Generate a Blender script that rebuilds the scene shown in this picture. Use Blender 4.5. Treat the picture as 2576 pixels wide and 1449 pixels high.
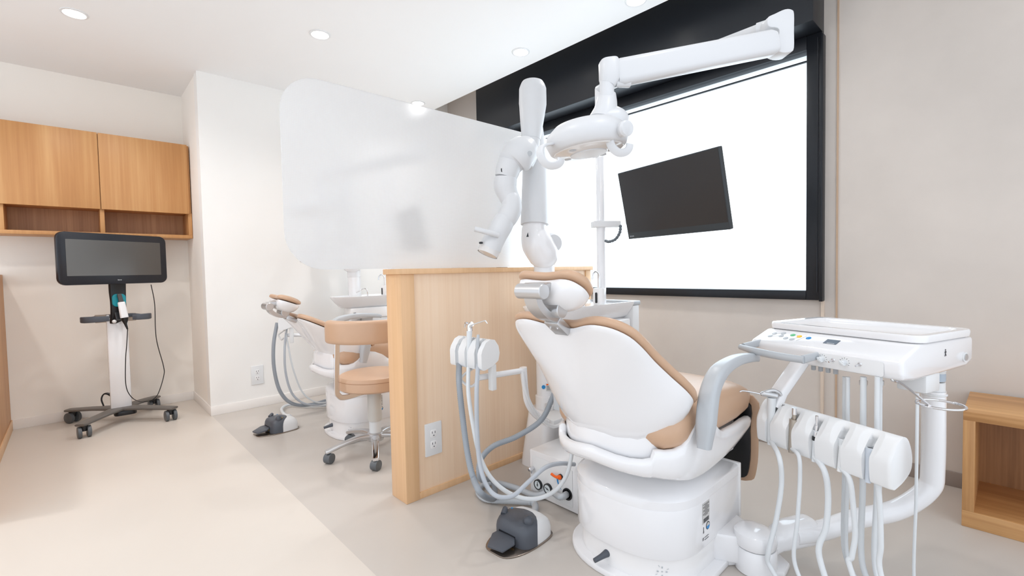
import bpy, bmesh, math, random
from mathutils import Vector, Matrix
R=math.radians
random.seed(4)
for o in list(bpy.data.objects): bpy.data.objects.remove(o)
C=bpy.context.scene.collection
# ------------------------------------------------------------------ camera
EYE=Vector((0,0,1.05)); FPX=1182.43
yaw,pitch,roll=.752029,.0373626,-.0199691
fw=Vector((math.sin(yaw)*math.cos(pitch),math.cos(yaw)*math.cos(pitch),-math.sin(pitch)))
rt=Vector((math.cos(yaw),-math.sin(yaw),0)); up=rt.cross(fw)
rt,up=math.cos(roll)*rt+math.sin(roll)*up, -math.sin(roll)*rt+math.cos(roll)*up
cam=bpy.data.cameras.new('camera'); cam.sensor_width=36; cam.lens=36*FPX/2576; cam.clip_start=.02
co=bpy.data.objects.new('camera',cam); C.objects.link(co)
co.matrix_world=Matrix(((rt.x,up.x,-fw.x,EYE.x),(rt.y,up.y,-fw.y,EYE.y),(rt.z,up.z,-fw.z,EYE.z),(0,0,0,1)))
sc=bpy.context.scene; sc.camera=co
# ------------------------------------------------------------------ world, light, exposure
w=bpy.data.worlds.new('world'); sc.world=w; w.use_nodes=True
w.node_tree.nodes['Background'].inputs[0].default_value=(.93,1,1.09,1)
w.node_tree.nodes['Background'].inputs[1].default_value=1.28
SPOT=28
sl_=bpy.data.lights.new('sun','SUN'); sl_.energy=8; sl_.angle=R(60); sl_.color=(.93,.98,1)
so_=bpy.data.objects.new('sun',sl_); C.objects.link(so_); so_.location=(6,2,4); so_.rotation_euler=Vector((1,-.05,.42)).to_track_quat('Z','Y').to_euler()
vs=sc.view_settings; vs.view_transform='Standard'; vs.look='None'; vs.gamma=1; vs.use_curve_mapping=False; vs.exposure=0.1
def spot(x,y,z,e=SPOT,col=(1,.985,.98)):
    l=bpy.data.lights.new('downlight_and_fill_lamp','SPOT'); l.energy=e; l.color=col; l.spot_size=R(150); l.spot_blend=.9; l.shadow_soft_size=.05
    o=bpy.data.objects.new('downlight_and_fill_lamp',l); C.objects.link(o); o.location=(x,y,z); return o
# ------------------------------------------------------------------ materials
def lin(c): return tuple(((v/255)/12.92 if v/255<=.04045 else ((v/255+.055)/1.055)**2.4) for v in c)+(1,)
def mat(name,rgb,rough=.5,metal=0,coat=0,spec=.5,var=0,vscale=3,bump=0,bscale=200,sss=0):
    m=bpy.data.materials.new(name); m.use_nodes=True; nt=m.node_tree; b=nt.nodes['Principled BSDF']
    b.inputs['Base Color'].default_value=lin(rgb); b.inputs['Roughness'].default_value=rough
    b.inputs['Metallic'].default_value=metal; b.inputs['Coat Weight'].default_value=coat; b.inputs['Specular IOR Level'].default_value=spec
    tc=nt.nodes.new('ShaderNodeTexCoord')
    n=nt.nodes.new('ShaderNodeTexNoise'); n.inputs['Scale'].default_value=vscale; n.inputs['Detail'].default_value=6; nt.links.new(tc.outputs['Object'],n.inputs['Vector'])
    r=nt.nodes.new('ShaderNodeMix'); r.data_type='RGBA'; a=lin(rgb)
    k=var
    r.inputs['A'].default_value=tuple(min(1,v*(1-k)) for v in a[:3])+(1,); r.inputs['B'].default_value=tuple(min(1,v*(1+k)) for v in a[:3])+(1,)
    nt.links.new(n.outputs['Fac'],r.inputs['Factor']); nt.links.new(r.outputs['Result'],b.inputs['Base Color'])
    if bump:
        n2=nt.nodes.new('ShaderNodeTexNoise'); n2.inputs['Scale'].default_value=bscale; nt.links.new(tc.outputs['Object'],n2.inputs['Vector'])
        bp=nt.nodes.new('ShaderNodeBump'); bp.inputs['Strength'].default_value=bump; bp.inputs['Distance'].default_value=.002
        nt.links.new(n2.outputs['Fac'],bp.inputs['Height']); nt.links.new(bp.outputs['Normal'],b.inputs['Normal'])
    return m
def wood(name,c1,c2,c3,rough=.45,scale=(14,14,.8)):
    m=bpy.data.materials.new(name); m.use_nodes=True; nt=m.node_tree; b=nt.nodes['Principled BSDF']; b.inputs['Roughness'].default_value=rough
    tc=nt.nodes.new('ShaderNodeTexCoord'); mp=nt.nodes.new('ShaderNodeMapping'); mp.inputs['Scale'].default_value=scale
    nt.links.new(tc.outputs['Object'],mp.inputs['Vector'])
    n=nt.nodes.new('ShaderNodeTexNoise'); n.inputs['Scale'].default_value=1; n.inputs['Detail'].default_value=8; n.inputs['Roughness'].default_value=.6; n.inputs['Distortion'].default_value=.35
    nt.links.new(mp.outputs['Vector'],n.inputs['Vector'])
    mp2=nt.nodes.new('ShaderNodeMapping'); mp2.inputs['Scale'].default_value=tuple(v*9 if v>5 else v*2.5 for v in scale); nt.links.new(tc.outputs['Object'],mp2.inputs['Vector'])
    n2=nt.nodes.new('ShaderNodeTexNoise'); n2.inputs['Scale'].default_value=1; n2.inputs['Detail'].default_value=5; nt.links.new(mp2.outputs['Vector'],n2.inputs['Vector'])
    ad=nt.nodes.new('ShaderNodeMath'); ad.operation='MULTIPLY_ADD'; ad.inputs[1].default_value=.35; nt.links.new(n2.outputs['Fac'],ad.inputs[0])
    m2=nt.nodes.new('ShaderNodeMath'); m2.operation='MULTIPLY'; m2.inputs[1].default_value=.65; nt.links.new(n.outputs['Fac'],m2.inputs[0]); nt.links.new(m2.outputs[0],ad.inputs[2])
    cr=nt.nodes.new('ShaderNodeValToRGB'); e=cr.color_ramp.elements; e[0].position=.36; e[0].color=lin(c1); e[1].position=.64; e[1].color=lin(c3); x=e.new(.5); x.color=lin(c2)
    nt.links.new(ad.outputs[0],cr.inputs['Fac']); nt.links.new(cr.outputs['Color'],b.inputs['Base Color'])
    bp=nt.nodes.new('ShaderNodeBump'); bp.inputs['Strength'].default_value=.15; bp.inputs['Distance'].default_value=.001
    nt.links.new(n2.outputs['Fac'],bp.inputs['Height']); nt.links.new(bp.outputs['Normal'],b.inputs['Normal'])
    return m
def emit(name,rgb,s):
    m=bpy.data.materials.new(name); m.use_nodes=True; nt=m.node_tree; b=nt.nodes['Principled BSDF']
    b.inputs['Base Color'].default_value=lin(rgb); b.inputs['Emission Color'].default_value=lin(rgb); b.inputs['Emission Strength'].default_value=s; return m
WALL=mat('white_wallpaper',(247,244,240),.9,var=.012,vscale=4,bump=.15,bscale=350)
ALC=mat('alcove_wallpaper',(252,246,238),.9,var=.012,vscale=4,bump=.15,bscale=350)
CEIL=mat('white_ceiling',(248,247,246),.9,var=.01)
CONC=mat('concrete_look_wall_panel',(214,205,197),.8,var=.12,vscale=2.6,bump=.1,bscale=60)
FLA=mat('beige_vinyl_floor',(216,207,197),.38,var=.035,vscale=1.6,bump=.03,bscale=20)
FLB=mat('grey_vinyl_floor',(200,192,184),.34,var=.05,vscale=1.8,bump=.03,bscale=20)
BASE=mat('white_baseboard',(244,239,234),.5)
BASEG=mat('grey_baseboard',(160,148,140),.5)
BLACK=mat('black_window_frame',(26,29,35),.38,metal=.2,var=.05,vscale=60,bump=.05,bscale=700)
def film():
    m=bpy.data.materials.new('frosted_window_film'); m.use_nodes=True; nt=m.node_tree; out=nt.nodes['Material Output']; nt.nodes.remove(nt.nodes['Principled BSDF'])
    t=nt.nodes.new('ShaderNodeBsdfTranslucent'); t.inputs[0].default_value=(.85,.935,.99,1); d=nt.nodes.new('ShaderNodeBsdfDiffuse'); d.inputs[0].default_value=(.8,.85,.88,1)
    a=nt.nodes.new('ShaderNodeMixShader'); a.inputs[0].default_value=.12; nt.links.new(t.outputs[0],a.inputs[1]); nt.links.new(d.outputs[0],a.inputs[2]); nt.links.new(a.outputs[0],out.inputs[0]); return m
PANE=film()
WOODC=wood('oak_cabinet',(190,133,80),(202,147,92),(214,163,108),scale=(6,6,.45))
WOODD=wood('oak_niche',(168,118,78),(184,134,92),(200,150,106))
WOODP=wood('light_oak_partition',(237,204,172),(243,213,183),(247,220,193),scale=(9,9,.5))
WOODE=wood('oak_edge',(222,178,132),(228,186,142),(234,192,150),scale=(9,9,.5))
WOODS=wood('oak_shelf_box',(176,126,76),(196,146,94),(214,166,112),scale=(10,.9,10))
WHITE=mat('glossy_white_plastic',(243,241,240),.22,coat=.3)
WHITE2=mat('satin_white_plastic',(232,232,232),.4)
DIMWHITE=mat('dimmed_white_enamel',(218,219,221),.35)  # darker copy of the white enamel, toned down for the strongly lit arms
BODY=mat('white_enamel',(240,239,240),.15,coat=.5)
GREY=mat('grey_plastic',(186,190,194),.35)
LGREY=mat('pale_grey_hose',(222,225,227),.4)
MGREY=mat('mid_grey_hose',(150,156,163),.4)
DGREY=mat('charcoal_plastic',(78,82,90),.4,bump=.1,bscale=500)
BLK=mat('black_plastic',(22,23,27),.35)
SCREEN=mat('dark_screen_glass',(52,50,50),.3,spec=.35)
SCREEN2=mat('grey_screen_glass',(88,84,80),.25)
BEZ=mat('blue_black_bezel',(28,30,38),.3)
TAN=mat('tan_leather',(204,168,139),.33,var=.03,vscale=30,bump=.12,bscale=420)
SILV=mat('brushed_silver',(205,205,206),.32,metal=.85)
CHR=mat('chrome',(225,225,228),.08,metal=1)
STEEL=mat('brown_steel_plate',(150,138,128),.25,metal=.9)
WHEEL=mat('grey_caster_wheel',(92,96,100),.35)
TEAL=mat('teal_plastic',(0,150,165),.4)
ORANGE=mat('orange_plastic',(255,105,10),.4)
BLUE=mat('blue_ink',(40,140,205),.5)
GREEN=mat('green_button',(90,190,130),.4)
YEL=mat('yellow_plastic',(245,195,30),.4)
INK=mat('dark_ink',(70,70,74),.6)
LABEL=mat('grey_sticker',(205,203,200),.5)
DIAL=mat('gauge_dial',(215,222,224),.4)
LENS=mat('clear_lens_ring',(225,222,220),.08,spec=.8)
def trans_mat(name,col,wt,rough):
    m=mat(name,col,rough); m.node_tree.nodes['Principled BSDF'].inputs['Transmission Weight'].default_value=wt; return m
CLEAR=trans_mat('clear_acrylic',(245,245,245),.85,.05)
def frost():
    m=bpy.data.materials.new('embossed_translucent_acrylic'); m.use_nodes=True; nt=m.node_tree; N=nt.nodes; L=nt.links; out=N['Material Output']; N.remove(N['Principled BSDF'])
    tc=N.new('ShaderNodeTexCoord'); v=N.new('ShaderNodeTexVoronoi'); v.inputs['Scale'].default_value=150; v.inputs['Randomness'].default_value=.12; L.new(tc.outputs['Object'],v.inputs['Vector'])
    bp=N.new('ShaderNodeBump'); bp.inputs['Strength'].default_value=.5; bp.inputs['Distance'].default_value=.002; L.new(v.outputs['Distance'],bp.inputs['Height'])
    d=N.new('ShaderNodeBsdfDiffuse'); d.inputs[0].default_value=(.93,.93,.93,1); t=N.new('ShaderNodeBsdfTranslucent'); t.inputs[0].default_value=(.95,.95,.95,1)
    rf=N.new('ShaderNodeBsdfRefraction'); rf.inputs['Color'].default_value=(.97,.98,.99,1); rf.inputs['Roughness'].default_value=.35; rf.inputs['IOR'].default_value=1.12
    L.new(bp.outputs[0],d.inputs['Normal']); L.new(bp.outputs[0],t.inputs['Normal'])
    a=N.new('ShaderNodeMixShader'); a.inputs[0].default_value=.45; L.new(d.outputs[0],a.inputs[1]); L.new(t.outputs[0],a.inputs[2])
    b=N.new('ShaderNodeMixShader'); mr=N.new('ShaderNodeMapRange'); mr.inputs['From Min'].default_value=.2; mr.inputs['From Max'].default_value=.6; mr.inputs['To Min'].default_value=.22; mr.inputs['To Max'].default_value=.62; L.new(v.outputs['Distance'],mr.inputs['Value']); L.new(mr.outputs['Result'],b.inputs[0]); L.new(a.outputs[0],b.inputs[1]); L.new(rf.outputs[0],b.inputs[2]); L.new(b.outputs[0],out.inputs[0]); return m
FROST=frost()
# ------------------------------------------------------------------ geometry helpers
def at(px,py,**k):
    """world point seen at photo pixel (px,py) on the plane x=, y= or z= (metres)"""
    d=fw+(px-1288)/FPX*rt-(py-724.5)/FPX*up
    if 'x' in k: return EYE+d*(k['x']-EYE.x)/d.x
    if 'y' in k: return EYE+d*(k['y']-EYE.y)/d.y
    if 'z' in k: return EYE+d*(k['z']-EYE.z)/d.z
    return EYE+d*k['d']
def fr(o,x,y,z=None):
    x=Vector(x).normalized(); y=Vector(y); y=(y-x*y.dot(x)).normalized(); z=x.cross(y); o=Vector(o)
    return Matrix(((x.x,y.x,z.x,o.x),(x.y,y.y,z.y,o.y),(x.z,y.z,z.z,o.z),(0,0,0,1)))
I4=Matrix.Identity(4)
def spl(pts,n=8):
    P=[Vector(p) for p in pts]
    if len(P)<3 or n<2: return P
    out=[]
    for i in range(len(P)-1):
        p0=P[i-1] if i else P[0]*2-P[1]; p1=P[i]; p2=P[i+1]; p3=P[i+2] if i+2<len(P) else P[-1]*2-P[-2]
        for k in range(n):
            t=k/n; out.append(.5*((2*p1)+(p2-p0)*t+(2*p0-5*p1+4*p2-p3)*t*t+(3*p1-p0-3*p2+p3)*t**3))
    out.append(P[-1]); return out
class MB:
    def __init__(s): s.v=[]; s.f=[]; s.m=[]; s.k=0
    def add(s,vs,fs,M=I4):
        b=len(s.v); s.v+=[M@Vector(v) for v in vs]; s.f+=[[b+i for i in f] for f in fs]; s.m+=[s.k]*len(fs); return s
    def _bm(s,bm,bev,M,seg=2):
        if bev: bmesh.ops.bevel(bm,geom=[e for e in bm.edges if e.is_manifold and e.calc_face_angle(0)>.35],offset=bev,segments=seg,profile=.5,affect='EDGES',clamp_overlap=True)
        bm.verts.index_update(); s.add([v.co.copy() for v in bm.verts],[[v.index for v in f.verts] for f in bm.faces],M); bm.free(); return s
    def box(s,a,b,bev=0,M=I4,seg=2):
        bm=bmesh.new(); bmesh.ops.create_cube(bm,size=1)
        for v in bm.verts: v.co=Vector([(a[i]+b[i])/2+v.co[i]*(b[i]-a[i]) for i in range(3)])
        return s._bm(bm,bev,M,seg)
    def prism(s,pts,h0,h1,M=I4,bev=0,seg=2,top=None):
        bm=bmesh.new(); a=[bm.verts.new((p[0],p[1],h0)) for p in pts]; q=top or pts; b=[bm.verts.new((p[0],p[1],h1)) for p in q]; n=len(pts)
        bm.faces.new(a[::-1]); bm.faces.new(b)
        for i in range(n): bm.faces.new((a[i],a[(i+1)%n],b[(i+1)%n],b[i]))
        bmesh.ops.recalc_face_normals(bm,faces=bm.faces[:]); return s._bm(bm,bev,M,seg)
    def rings(s,rs,cap=True,M=I4,loop=False):
        n=len(rs[0]); vs=[p for r in rs for p in r]; fs=[]
        m=len(rs)
        for i in range(m if loop else m-1):
            for j in range(n): fs.append((i*n+j,i*n+(j+1)%n,((i+1)%m)*n+(j+1)%n,((i+1)%m)*n+j))
        if cap and not loop: fs+= [list(range(n))[::-1],[(m-1)*n+j for j in range(n)]]
        return s.add(vs,fs,M)
    def tube(s,pts,r,seg=14,n=8,M=I4,sec=None,upv=None,cap=True):
        P=spl(pts,n); m=len(P); rs=[]; prev=None
        for i,p in enumerate(P):
            t=(P[min(i+1,m-1)]-P[max(i-1,0)]).normalized()
            if prev is None:
                a=Vector(upv) if upv else (Vector((0,0,1)) if abs(t.z)<.9 else Vector((1,0,0))); a=(a-t*a.dot(t)).normalized()
            else:
                a=Vector(upv) if upv else prev; a=(a-t*a.dot(t)).normalized()
            prev=a; b=t.cross(a)
            if callable(r): q=r(i/(m-1))
            elif isinstance(r,(list,tuple)):
                x=i/(m-1)*(len(r)-1); k=min(int(x),len(r)-2); q=r[k]+(r[k+1]-r[k])*(x-k)
            else: q=r
            if sec: rs.append([p+a*(c[0]*q)+b*(c[1]*q) for c in sec])
            else: rs.append([p+(a*math.cos(u)+b*math.sin(u))*q for u in [2*math.pi*k/seg for k in range(seg)]])
        return s.rings(rs,cap,M)
    def lathe(s,prof,M=I4,seg=32,sx=1,sy=1):
        rs=[[Vector((r*math.cos(u)*sx,r*math.sin(u)*sy,h)) for u in [2*math.pi*k/seg for k in range(seg)]] for r,h in prof]
        return s.rings(rs,True,M)
    def ball(s,c,r,M=I4,seg=20):
        if not isinstance(r,(list,tuple)): r=(r,r,r)
        k=10; return s.rings([[Vector((c[0]+r[0]*math.sin(t)*math.cos(u),c[1]+r[1]*math.sin(t)*math.sin(u),c[2]+r[2]*math.cos(t))) for u in [2*math.pi*j/seg for j in range(seg)]] for t in [math.pi*(.02+.96*i/k) for i in range(k+1)]],True,M)
    def pillow(s,out,cen,df,db,M=I4,ef=3.,eb=3.):
        """outline (x,y) closed, domed by df(x,y) to +z and db(x,y) to -z"""
        o=[Vector((a,b)) for a,b in out]; c=Vector(cen); S=[1,.985,.95,.88,.76,.6,.4,.2,.05]
        rs=[]
        for sgn,d,e in ((1,df,ef),(-1,db,eb)):
            ring=[]
            for q in S:
                ring.append([Vector((*(c+(p-c)*q),0))+Vector((0,0,sgn*d(*(c+(p-c)*q))*(1-q**e)**(1/e*1.3))) for p in o])
            rs.append(ring)
        return s.rings(rs[0][::-1]+rs[1][1:],True,M)
    def text(s,t,size,M,depth=.0004,align='CENTER'):
        cu=bpy.data.curves.new('lettering','FONT'); cu.body=t; cu.size=size; cu.extrude=depth; cu.align_x=align; cu.align_y='CENTER'
        o=bpy.data.objects.new('lettering',cu); C.objects.link(o); dg=bpy.context.evaluated_depsgraph_get(); me=bpy.data.meshes.new_from_object(o.evaluated_get(dg))
        s.add([v.co.copy() for v in me.vertices],[list(p.vertices) for p in me.polygons],M)
        bpy.data.objects.remove(o); bpy.data.curves.remove(cu); bpy.data.meshes.remove(me); return s
def rrect(w,h,r,n=5,cx=0,cy=0):
    out=[]
    for sx,sy,a0 in ((1,1,0),(-1,1,90),(-1,-1,180),(1,-1,270)):
        for k in range(n+1):
            a=R(a0+90*k/n); out.append((cx+sx*(w/2-r)+r*math.cos(a),cy+sy*(h/2-r)+r*math.sin(a)))
    return out
def smooth(out,n=5,closed=True):
    P=[Vector((p[0],p[1],0)) for p in out]; m=len(P); res=[]
    for i in range(m):
        p0,p1,p2,p3=P[i-1],P[i],P[(i+1)%m],P[(i+2)%m]
        for k in range(n):
            t=k/n; q=.5*((2*p1)+(p2-p0)*t+(2*p0-5*p1+4*p2-p3)*t*t+(3*p1-p0-3*p2+p3)*t**3); res.append((q.x,q.y))
    return res
def root_loc(o):
    v=Vector(o.location); p=o.parent
    while p: v+=p.location; p=p.parent
    return v
def link(name,mb,mats,parent=None,kind=None,loc=None,angle=38,label=None):
    me=bpy.data.meshes.new(name); org=root_loc(parent) if parent else Vector(loc or (0,0,0))
    me.from_pydata([v-org for v in mb.v],[],mb.f); me.validate()
    for m in (mats if isinstance(mats,(list,tuple)) else [mats]): me.materials.append(m)
    for p,k in zip(me.polygons,mb.m): p.material_index=k
    bm=bmesh.new(); bm.from_mesh(me); bmesh.ops.recalc_face_normals(bm,faces=bm.faces[:]); bm.to_mesh(me); bm.free()
    me.polygons.foreach_set('use_smooth',[True]*len(me.polygons)); me.set_sharp_from_angle(angle=R(angle))
    o=bpy.data.objects.new(name,me); C.objects.link(o)
    if parent: o.parent=parent
    elif loc: o.location=loc
    if kind: o['kind']=kind
    if label: o['label']=label
    return o
def thing(name,label,cat,loc=(0,0,0),group=None):
    o=bpy.data.objects.new(name,None); C.objects.link(o); o.location=loc; o.empty_display_size=.05; o['label']=label; o['category']=cat
    if group: o['group']=group
    return o
def tag(o,label,cat,group=None):
    o['label']=label; o['category']=cat
    if group: o['group']=group
    return o
def dup(root,off,label,group=None,skip=()):
    def cp(o,par):
        c=o.copy(); C.objects.link(c)
        if par: c.parent=par
        for ch in [x for x in allobj if x.parent==o]:
            if ch.name.split('.')[0] not in skip: cp(ch,c)
        return c
    allobj=list(bpy.data.objects)
    c=cp(root,None); c.location=Vector(root.location)+Vector(off); c['label']=label
    if group: c['group']=group
    return c
# ================================================================== THE ROOM
CZ=2.56; WX=2.97; FY=4.117; AY=4.80; PX=.73
link('floor',MB().add([(-2.2,-1.6,0),(PX,-1.6,0),(PX,AY,0),(-2.2,AY,0)],[(0,1,2,3)]),FLA,kind='structure')
link('floor',MB().add([(PX,-1.6,0),(WX+.05,-1.6,0),(WX+.05,FY,0),(PX,FY,0)],[(0,1,2,3)]),FLB,kind='structure')
link('ceiling',MB().box((-2.2,-.6,CZ),(2.525,AY,CZ+.04)).box((2.50,-.6,2.86),(WX+.1,FY+.1,2.9)).box((2.505,-.6,CZ+.03),(2.525,FY,2.87)),CEIL,kind='structure')
link('wall_back',MB().box((PX-.005,FY,0),(WX+.1,FY+.1,2.9)),WALL,kind='structure')
link('wall_alcove_side',MB().box((PX,FY+.001,0),(PX+.09,AY,CZ)),ALC,kind='structure')
link('wall_alcove_back',MB().box((-2.2,AY,0),(PX+.1,AY+.1,CZ)),ALC,kind='structure')
b=MB()
b.box((WX,.765,0),(WX+.1,3.30,.895)); b.box((WX,-1.6,0),(WX+.1,.765,2.9)); b.box((WX,3.30,0),(WX+.1,FY,2.9)); b.box((WX,.765,2.215),(WX+.1,3.30,2.9))
link('wall_right',b,CONC,kind='structure')
link('trim_1',MB().box((WX-.006,.64,.07),(WX+.002,.648,2.9)),mat('tan_joint_strip',(196,168,142),.6),kind='structure')
link('trim_2',MB().box((WX-.012,.70,.07),(WX+.002,.714,.855)),mat('pale_edge_strip',(222,205,188),.6),kind='structure')
link('baseboard_right',MB().box((WX-.008,-1.6,0),(WX,FY,.07),.002),BASEG,kind='structure')
link('baseboard_back',MB().box((PX-.008,FY-.008,0),(WX-.01,FY,.07),.002),BASE,kind='structure')
link('baseboard_alcove',MB().box((PX-.008,FY-.006,0),(PX,AY,.07),.002).box((-.345,AY-.008,0),(PX,AY,.07),.002),BASE,kind='structure')
# black bulkhead over the window and the window itself
link('trim_3',MB().box((2.77,.708,2.277),(WX,3.395,2.858),.003),BLACK,kind='structure')
b=MB(); x0=2.935
b.box((x0,.708,.856),(WX+.06,.78,2.277),.003); b.box((x0,.78,.856),(WX+.06,3.35,.907),.003); b.box((x0,.78,2.205),(WX+.06,3.35,2.277),.003); b.box((x0,3.28,.907),(WX+.06,3.35,2.205),.003)
b.box((x0-.012,.70,.85),(WX+.01,.716,2.262),.003); b.box((WX+.03,.78,2.165),(WX+.045,3.28,2.172))
b.box((x0-.006,.724,.9),(x0+.01,.729,2.25))
wf=link('window_1',b,BLACK,kind='structure')
link('pane',MB().add([(WX+.048,.775,.90),(WX+.048,3.29,.90),(WX+.048,3.29,2.21),(WX+.048,.775,2.21)],[(0,1,2,3)]),PANE,wf)
link('added_eave',MB().box((WX+.1,.6,2.24),(WX+.46,3.5,2.27)),BLACK,kind='structure')  # unseen eave added outside to darken the top of the window film
# ---------------------------------------------------------------- downlights and added fill spots
def downlight(x,y,label):
    t=thing('downlight',label,'ceiling light',(x,y,CZ),'round recessed downlights in the white ceiling')
    b=MB(); b.lathe([(.062,0),(.062,-.004),(.052,-.006),(.047,-.001),(.047,.001)],Matrix.Translation((x,y,CZ))); link('trim_ring',b,WHITE2,t)
    link('lamp_lens',MB().lathe([(.046,-.001),(.046,-.004),(.03,-.0055),(.001,-.006)],Matrix.Translation((x,y,CZ))),DLE,t)
    spot(x,y,CZ-.02)
DLE=emit('downlight_glow',(255,248,238),14)
for x,y,l in ((.071,3.672,'recessed downlight at the far left, over the rolling scanner cart'),(1.203,3.01,'recessed downlight left of centre, above the frosted screen corner'),
  (2.33,2.355,'recessed downlight nearest the black bulkhead, above the robotic arm'),(2.32,3.66,'recessed downlight low down, just above the top edge of the frosted screen'),
  (2.387,1.48,'recessed downlight cut off by the top edge of the photo')): downlight(x,y,l)
for x,y,k in ((.2,1.2,.6),(1.2,.3,.3),(-.8,3.1,1.7),(-.3,2.2,.8)): spot(x,y,CZ-.02,SPOT*k)  # unseen fill spots without fixtures, added to brighten the floor and alcove
# ---------------------------------------------------------------- low oak partition and frosted screen
t=thing('low_partition','light oak low partition wall with capped top between the two dental chairs','partition',(1.75,1.93,0))
b=MB().box((1.13,1.872,.004),(2.42,1.985,1.042)); link('panel',b,WOODP,t)
b=MB().box((1.065,1.863,.0),(1.135,1.995,1.042),.002).box((2.39,1.863,0),(2.44,1.995,1.042),.002); link('end_post',b,WOODE,t)
link('cap',MB().box((1.055,1.853,1.042),(2.452,2.005,1.067),.003),WOODE,t)
link('skirting',MB().box((1.135,1.864,.0),(2.39,1.873,.03),.001),WOODE,t)
def make_outlet(c,nrm,label,h=.15):
    z=Vector(nrm); M=fr(c,Vector((0,0,1)).cross(z),(0,0,1)); wd=h*.6
    t=thing('power_outlet',label,'outlet',c)
    link('cover_plate',MB().prism(rrect(wd,h,.004),0,.007,M,.002),WHITE2,t)
    for s in (1,-1):
        k=link('socket_face',MB().prism(rrect(wd*.37,h*.24,.008,cy=s*h*.17),.006,.0085,M,.001),WHITE,t)
        y=s*h*.17
        for q in (-.008,.007): link('socket_slot',MB().box((q-.0013,y+.001,.0085),(q+.0013,y+.011,.0092),0,M),INK,k)
        link('earth_hole',MB().lathe([(.003,.0085),(.003,.0092)],M@Matrix.Translation((0,y-.009,0)),10),INK,k)
    return t
p=at(647,943,y=FY); make_outlet((p.x,FY,p.z),(0,-1,0),'white double power outlet low on the white back wall')
p=at(1089,1103,y=1.872); make_outlet((p.x,1.872,p.z),(0,-1,0),'white double power outlet on the light oak partition',.155)
b=MB(); M=Matrix(((1,0,0,0),(0,0,-1,1.933),(0,1,0,0),(0,0,0,1)))
out=[]
xl,xr,zb,zt,r=.607,2.475,1.069,1.835,.15
for cx,cy,a0 in ((xr-.17,zt-.17,0),(xl+r,zt-r,90),(xl+r,zb+r,180)):
    rr_=.17 if a0==0 else r
    for k in range(11): a=R(a0+9*k); out.append((cx+rr_*math.cos(a),cy+rr_*math.sin(a)))
out+=[(xr-.01,zb),(xr,zb+.01)]
b.prism(out,0,.006,M); scr=link('privacy_screen',b,FROST); tag(scr,'large frosted acrylic screen with rounded corners standing on the oak partition','screen')
# ---------------------------------------------------------------- oak wall cabinet in the alcove
cx0,cx1,yf=-1.0,.728,4.52
t=thing('wall_cabinet','oak wall cabinet with two flat doors and open niche, hung in the alcove','cabinet',(-.1,AY,1.36))
b=MB().box((cx0,yf+.02,1.562),(cx1-.004,AY-.002,2.096),.001).box((cx0,yf+.018,1.36),(cx1-.001,AY-.002,1.385),.001).box((cx1-.026,yf+.019,1.3855),(cx1-.001,AY-.003,1.5615),.001).box((.168,yf+.022,1.3855),(.193,AY-.003,1.5615),.001).box((-.335,yf+.022,1.3855),(-.31,AY-.003,1.5615),.001)
link('carcass',b,WOODC,t)
link('niche_back',MB().box((cx0,AY-.012,1.384),(cx1-.02,AY-.003,1.562)),WOODD,t)
for a,c_ in ((-1.0,-.335),(-.331,.173),(.177,cx1-.018)): link('door',MB().box((a,yf,1.553),(c_,yf+.018,2.10),.0015),WOODC,t)
t=thing('oak_side_panel','oak panel at the left edge of the room beside the alcove','panel',(-.36,4.2,0))
link('panel',MB().box((-.38,3.0,.0),(-.35,AY-.002,1.09),.001),WOODC,t); link('skirting',MB().box((-.35,3.0,0),(-.343,AY-.002,.07),.001),WOODE,t)
# ---------------------------------------------------------------- oak shelf box on the right
t=thing('open_shelf_box','low open-fronted oak shelf box on the floor at the right edge','shelf',(2.75,-.3,0))
yl,yr,xf,xb,zt=.13,-.75,2.545,2.955,.46
b=MB().box((xf,yr,zt-.035),(xb,yl,zt),.002); link('top_board',b,WOODS,t)
link('bottom_board',MB().box((xf,yr,0),(xb,yl,.065),.002),WOODS,t)
link('side_board',MB().box((xf,yl-.035,.064),(xb,yl,zt-.034),.002),wood('oak_shelf_side',(178,128,78),(198,148,96),(216,168,114),scale=(12,12,.9)),t)
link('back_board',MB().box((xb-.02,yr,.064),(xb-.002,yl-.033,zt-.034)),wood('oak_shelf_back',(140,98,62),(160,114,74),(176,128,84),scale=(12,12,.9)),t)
# ================================================================== DENTAL CHAIR
CY=.93
ch=thing('dental_chair','large white dental chair with tan upholstery in the foreground','dental chair',(1.58,CY,0),'white dental chairs with tan upholstery')
def dshape(xr,hw,xe,n=22,xs=None,p=2.0):
    """plan outline: round head end at xr, straight sides to xe, half width hw"""
    xs=xs if xs is not None else xr+.21; out=[]
    for k in range(n+1):
        a=R(90+180*k/n); c,s_=math.cos(a),math.sin(a)
        out.append((xs+(xs-xr)*math.copysign(abs(c)**(2/p),c),CY+hw*math.copysign(abs(s_)**(2/p),s_)))
    return out+[(xe,CY-hw),(xe,CY+hw)]
T0=I4
b=MB().prism(dshape(1.285,.262,1.84,xs=1.50,p=2.3),0,.024,T0,.006); link('base_plate',b,BODY,ch)
b=MB().prism(dshape(1.318,.225,1.80,xs=1.52,p=2.4),.02,.115,T0,.003); low=link('base_skirt',b,WHITE,ch)
b=MB(); o1=dshape(1.302,.233,1.813,xs=1.50,p=2.4); b.prism(o1,.105,.272,T0,.006); link('base_cover',b,BODY,ch)
o2=[(x+(1.5-x)*.03,CY+(y-CY)*.97) for x,y in o1]; o3=[(x+(1.5-x)*.14,CY+(y-CY)*.88) for x,y in o1]
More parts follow.
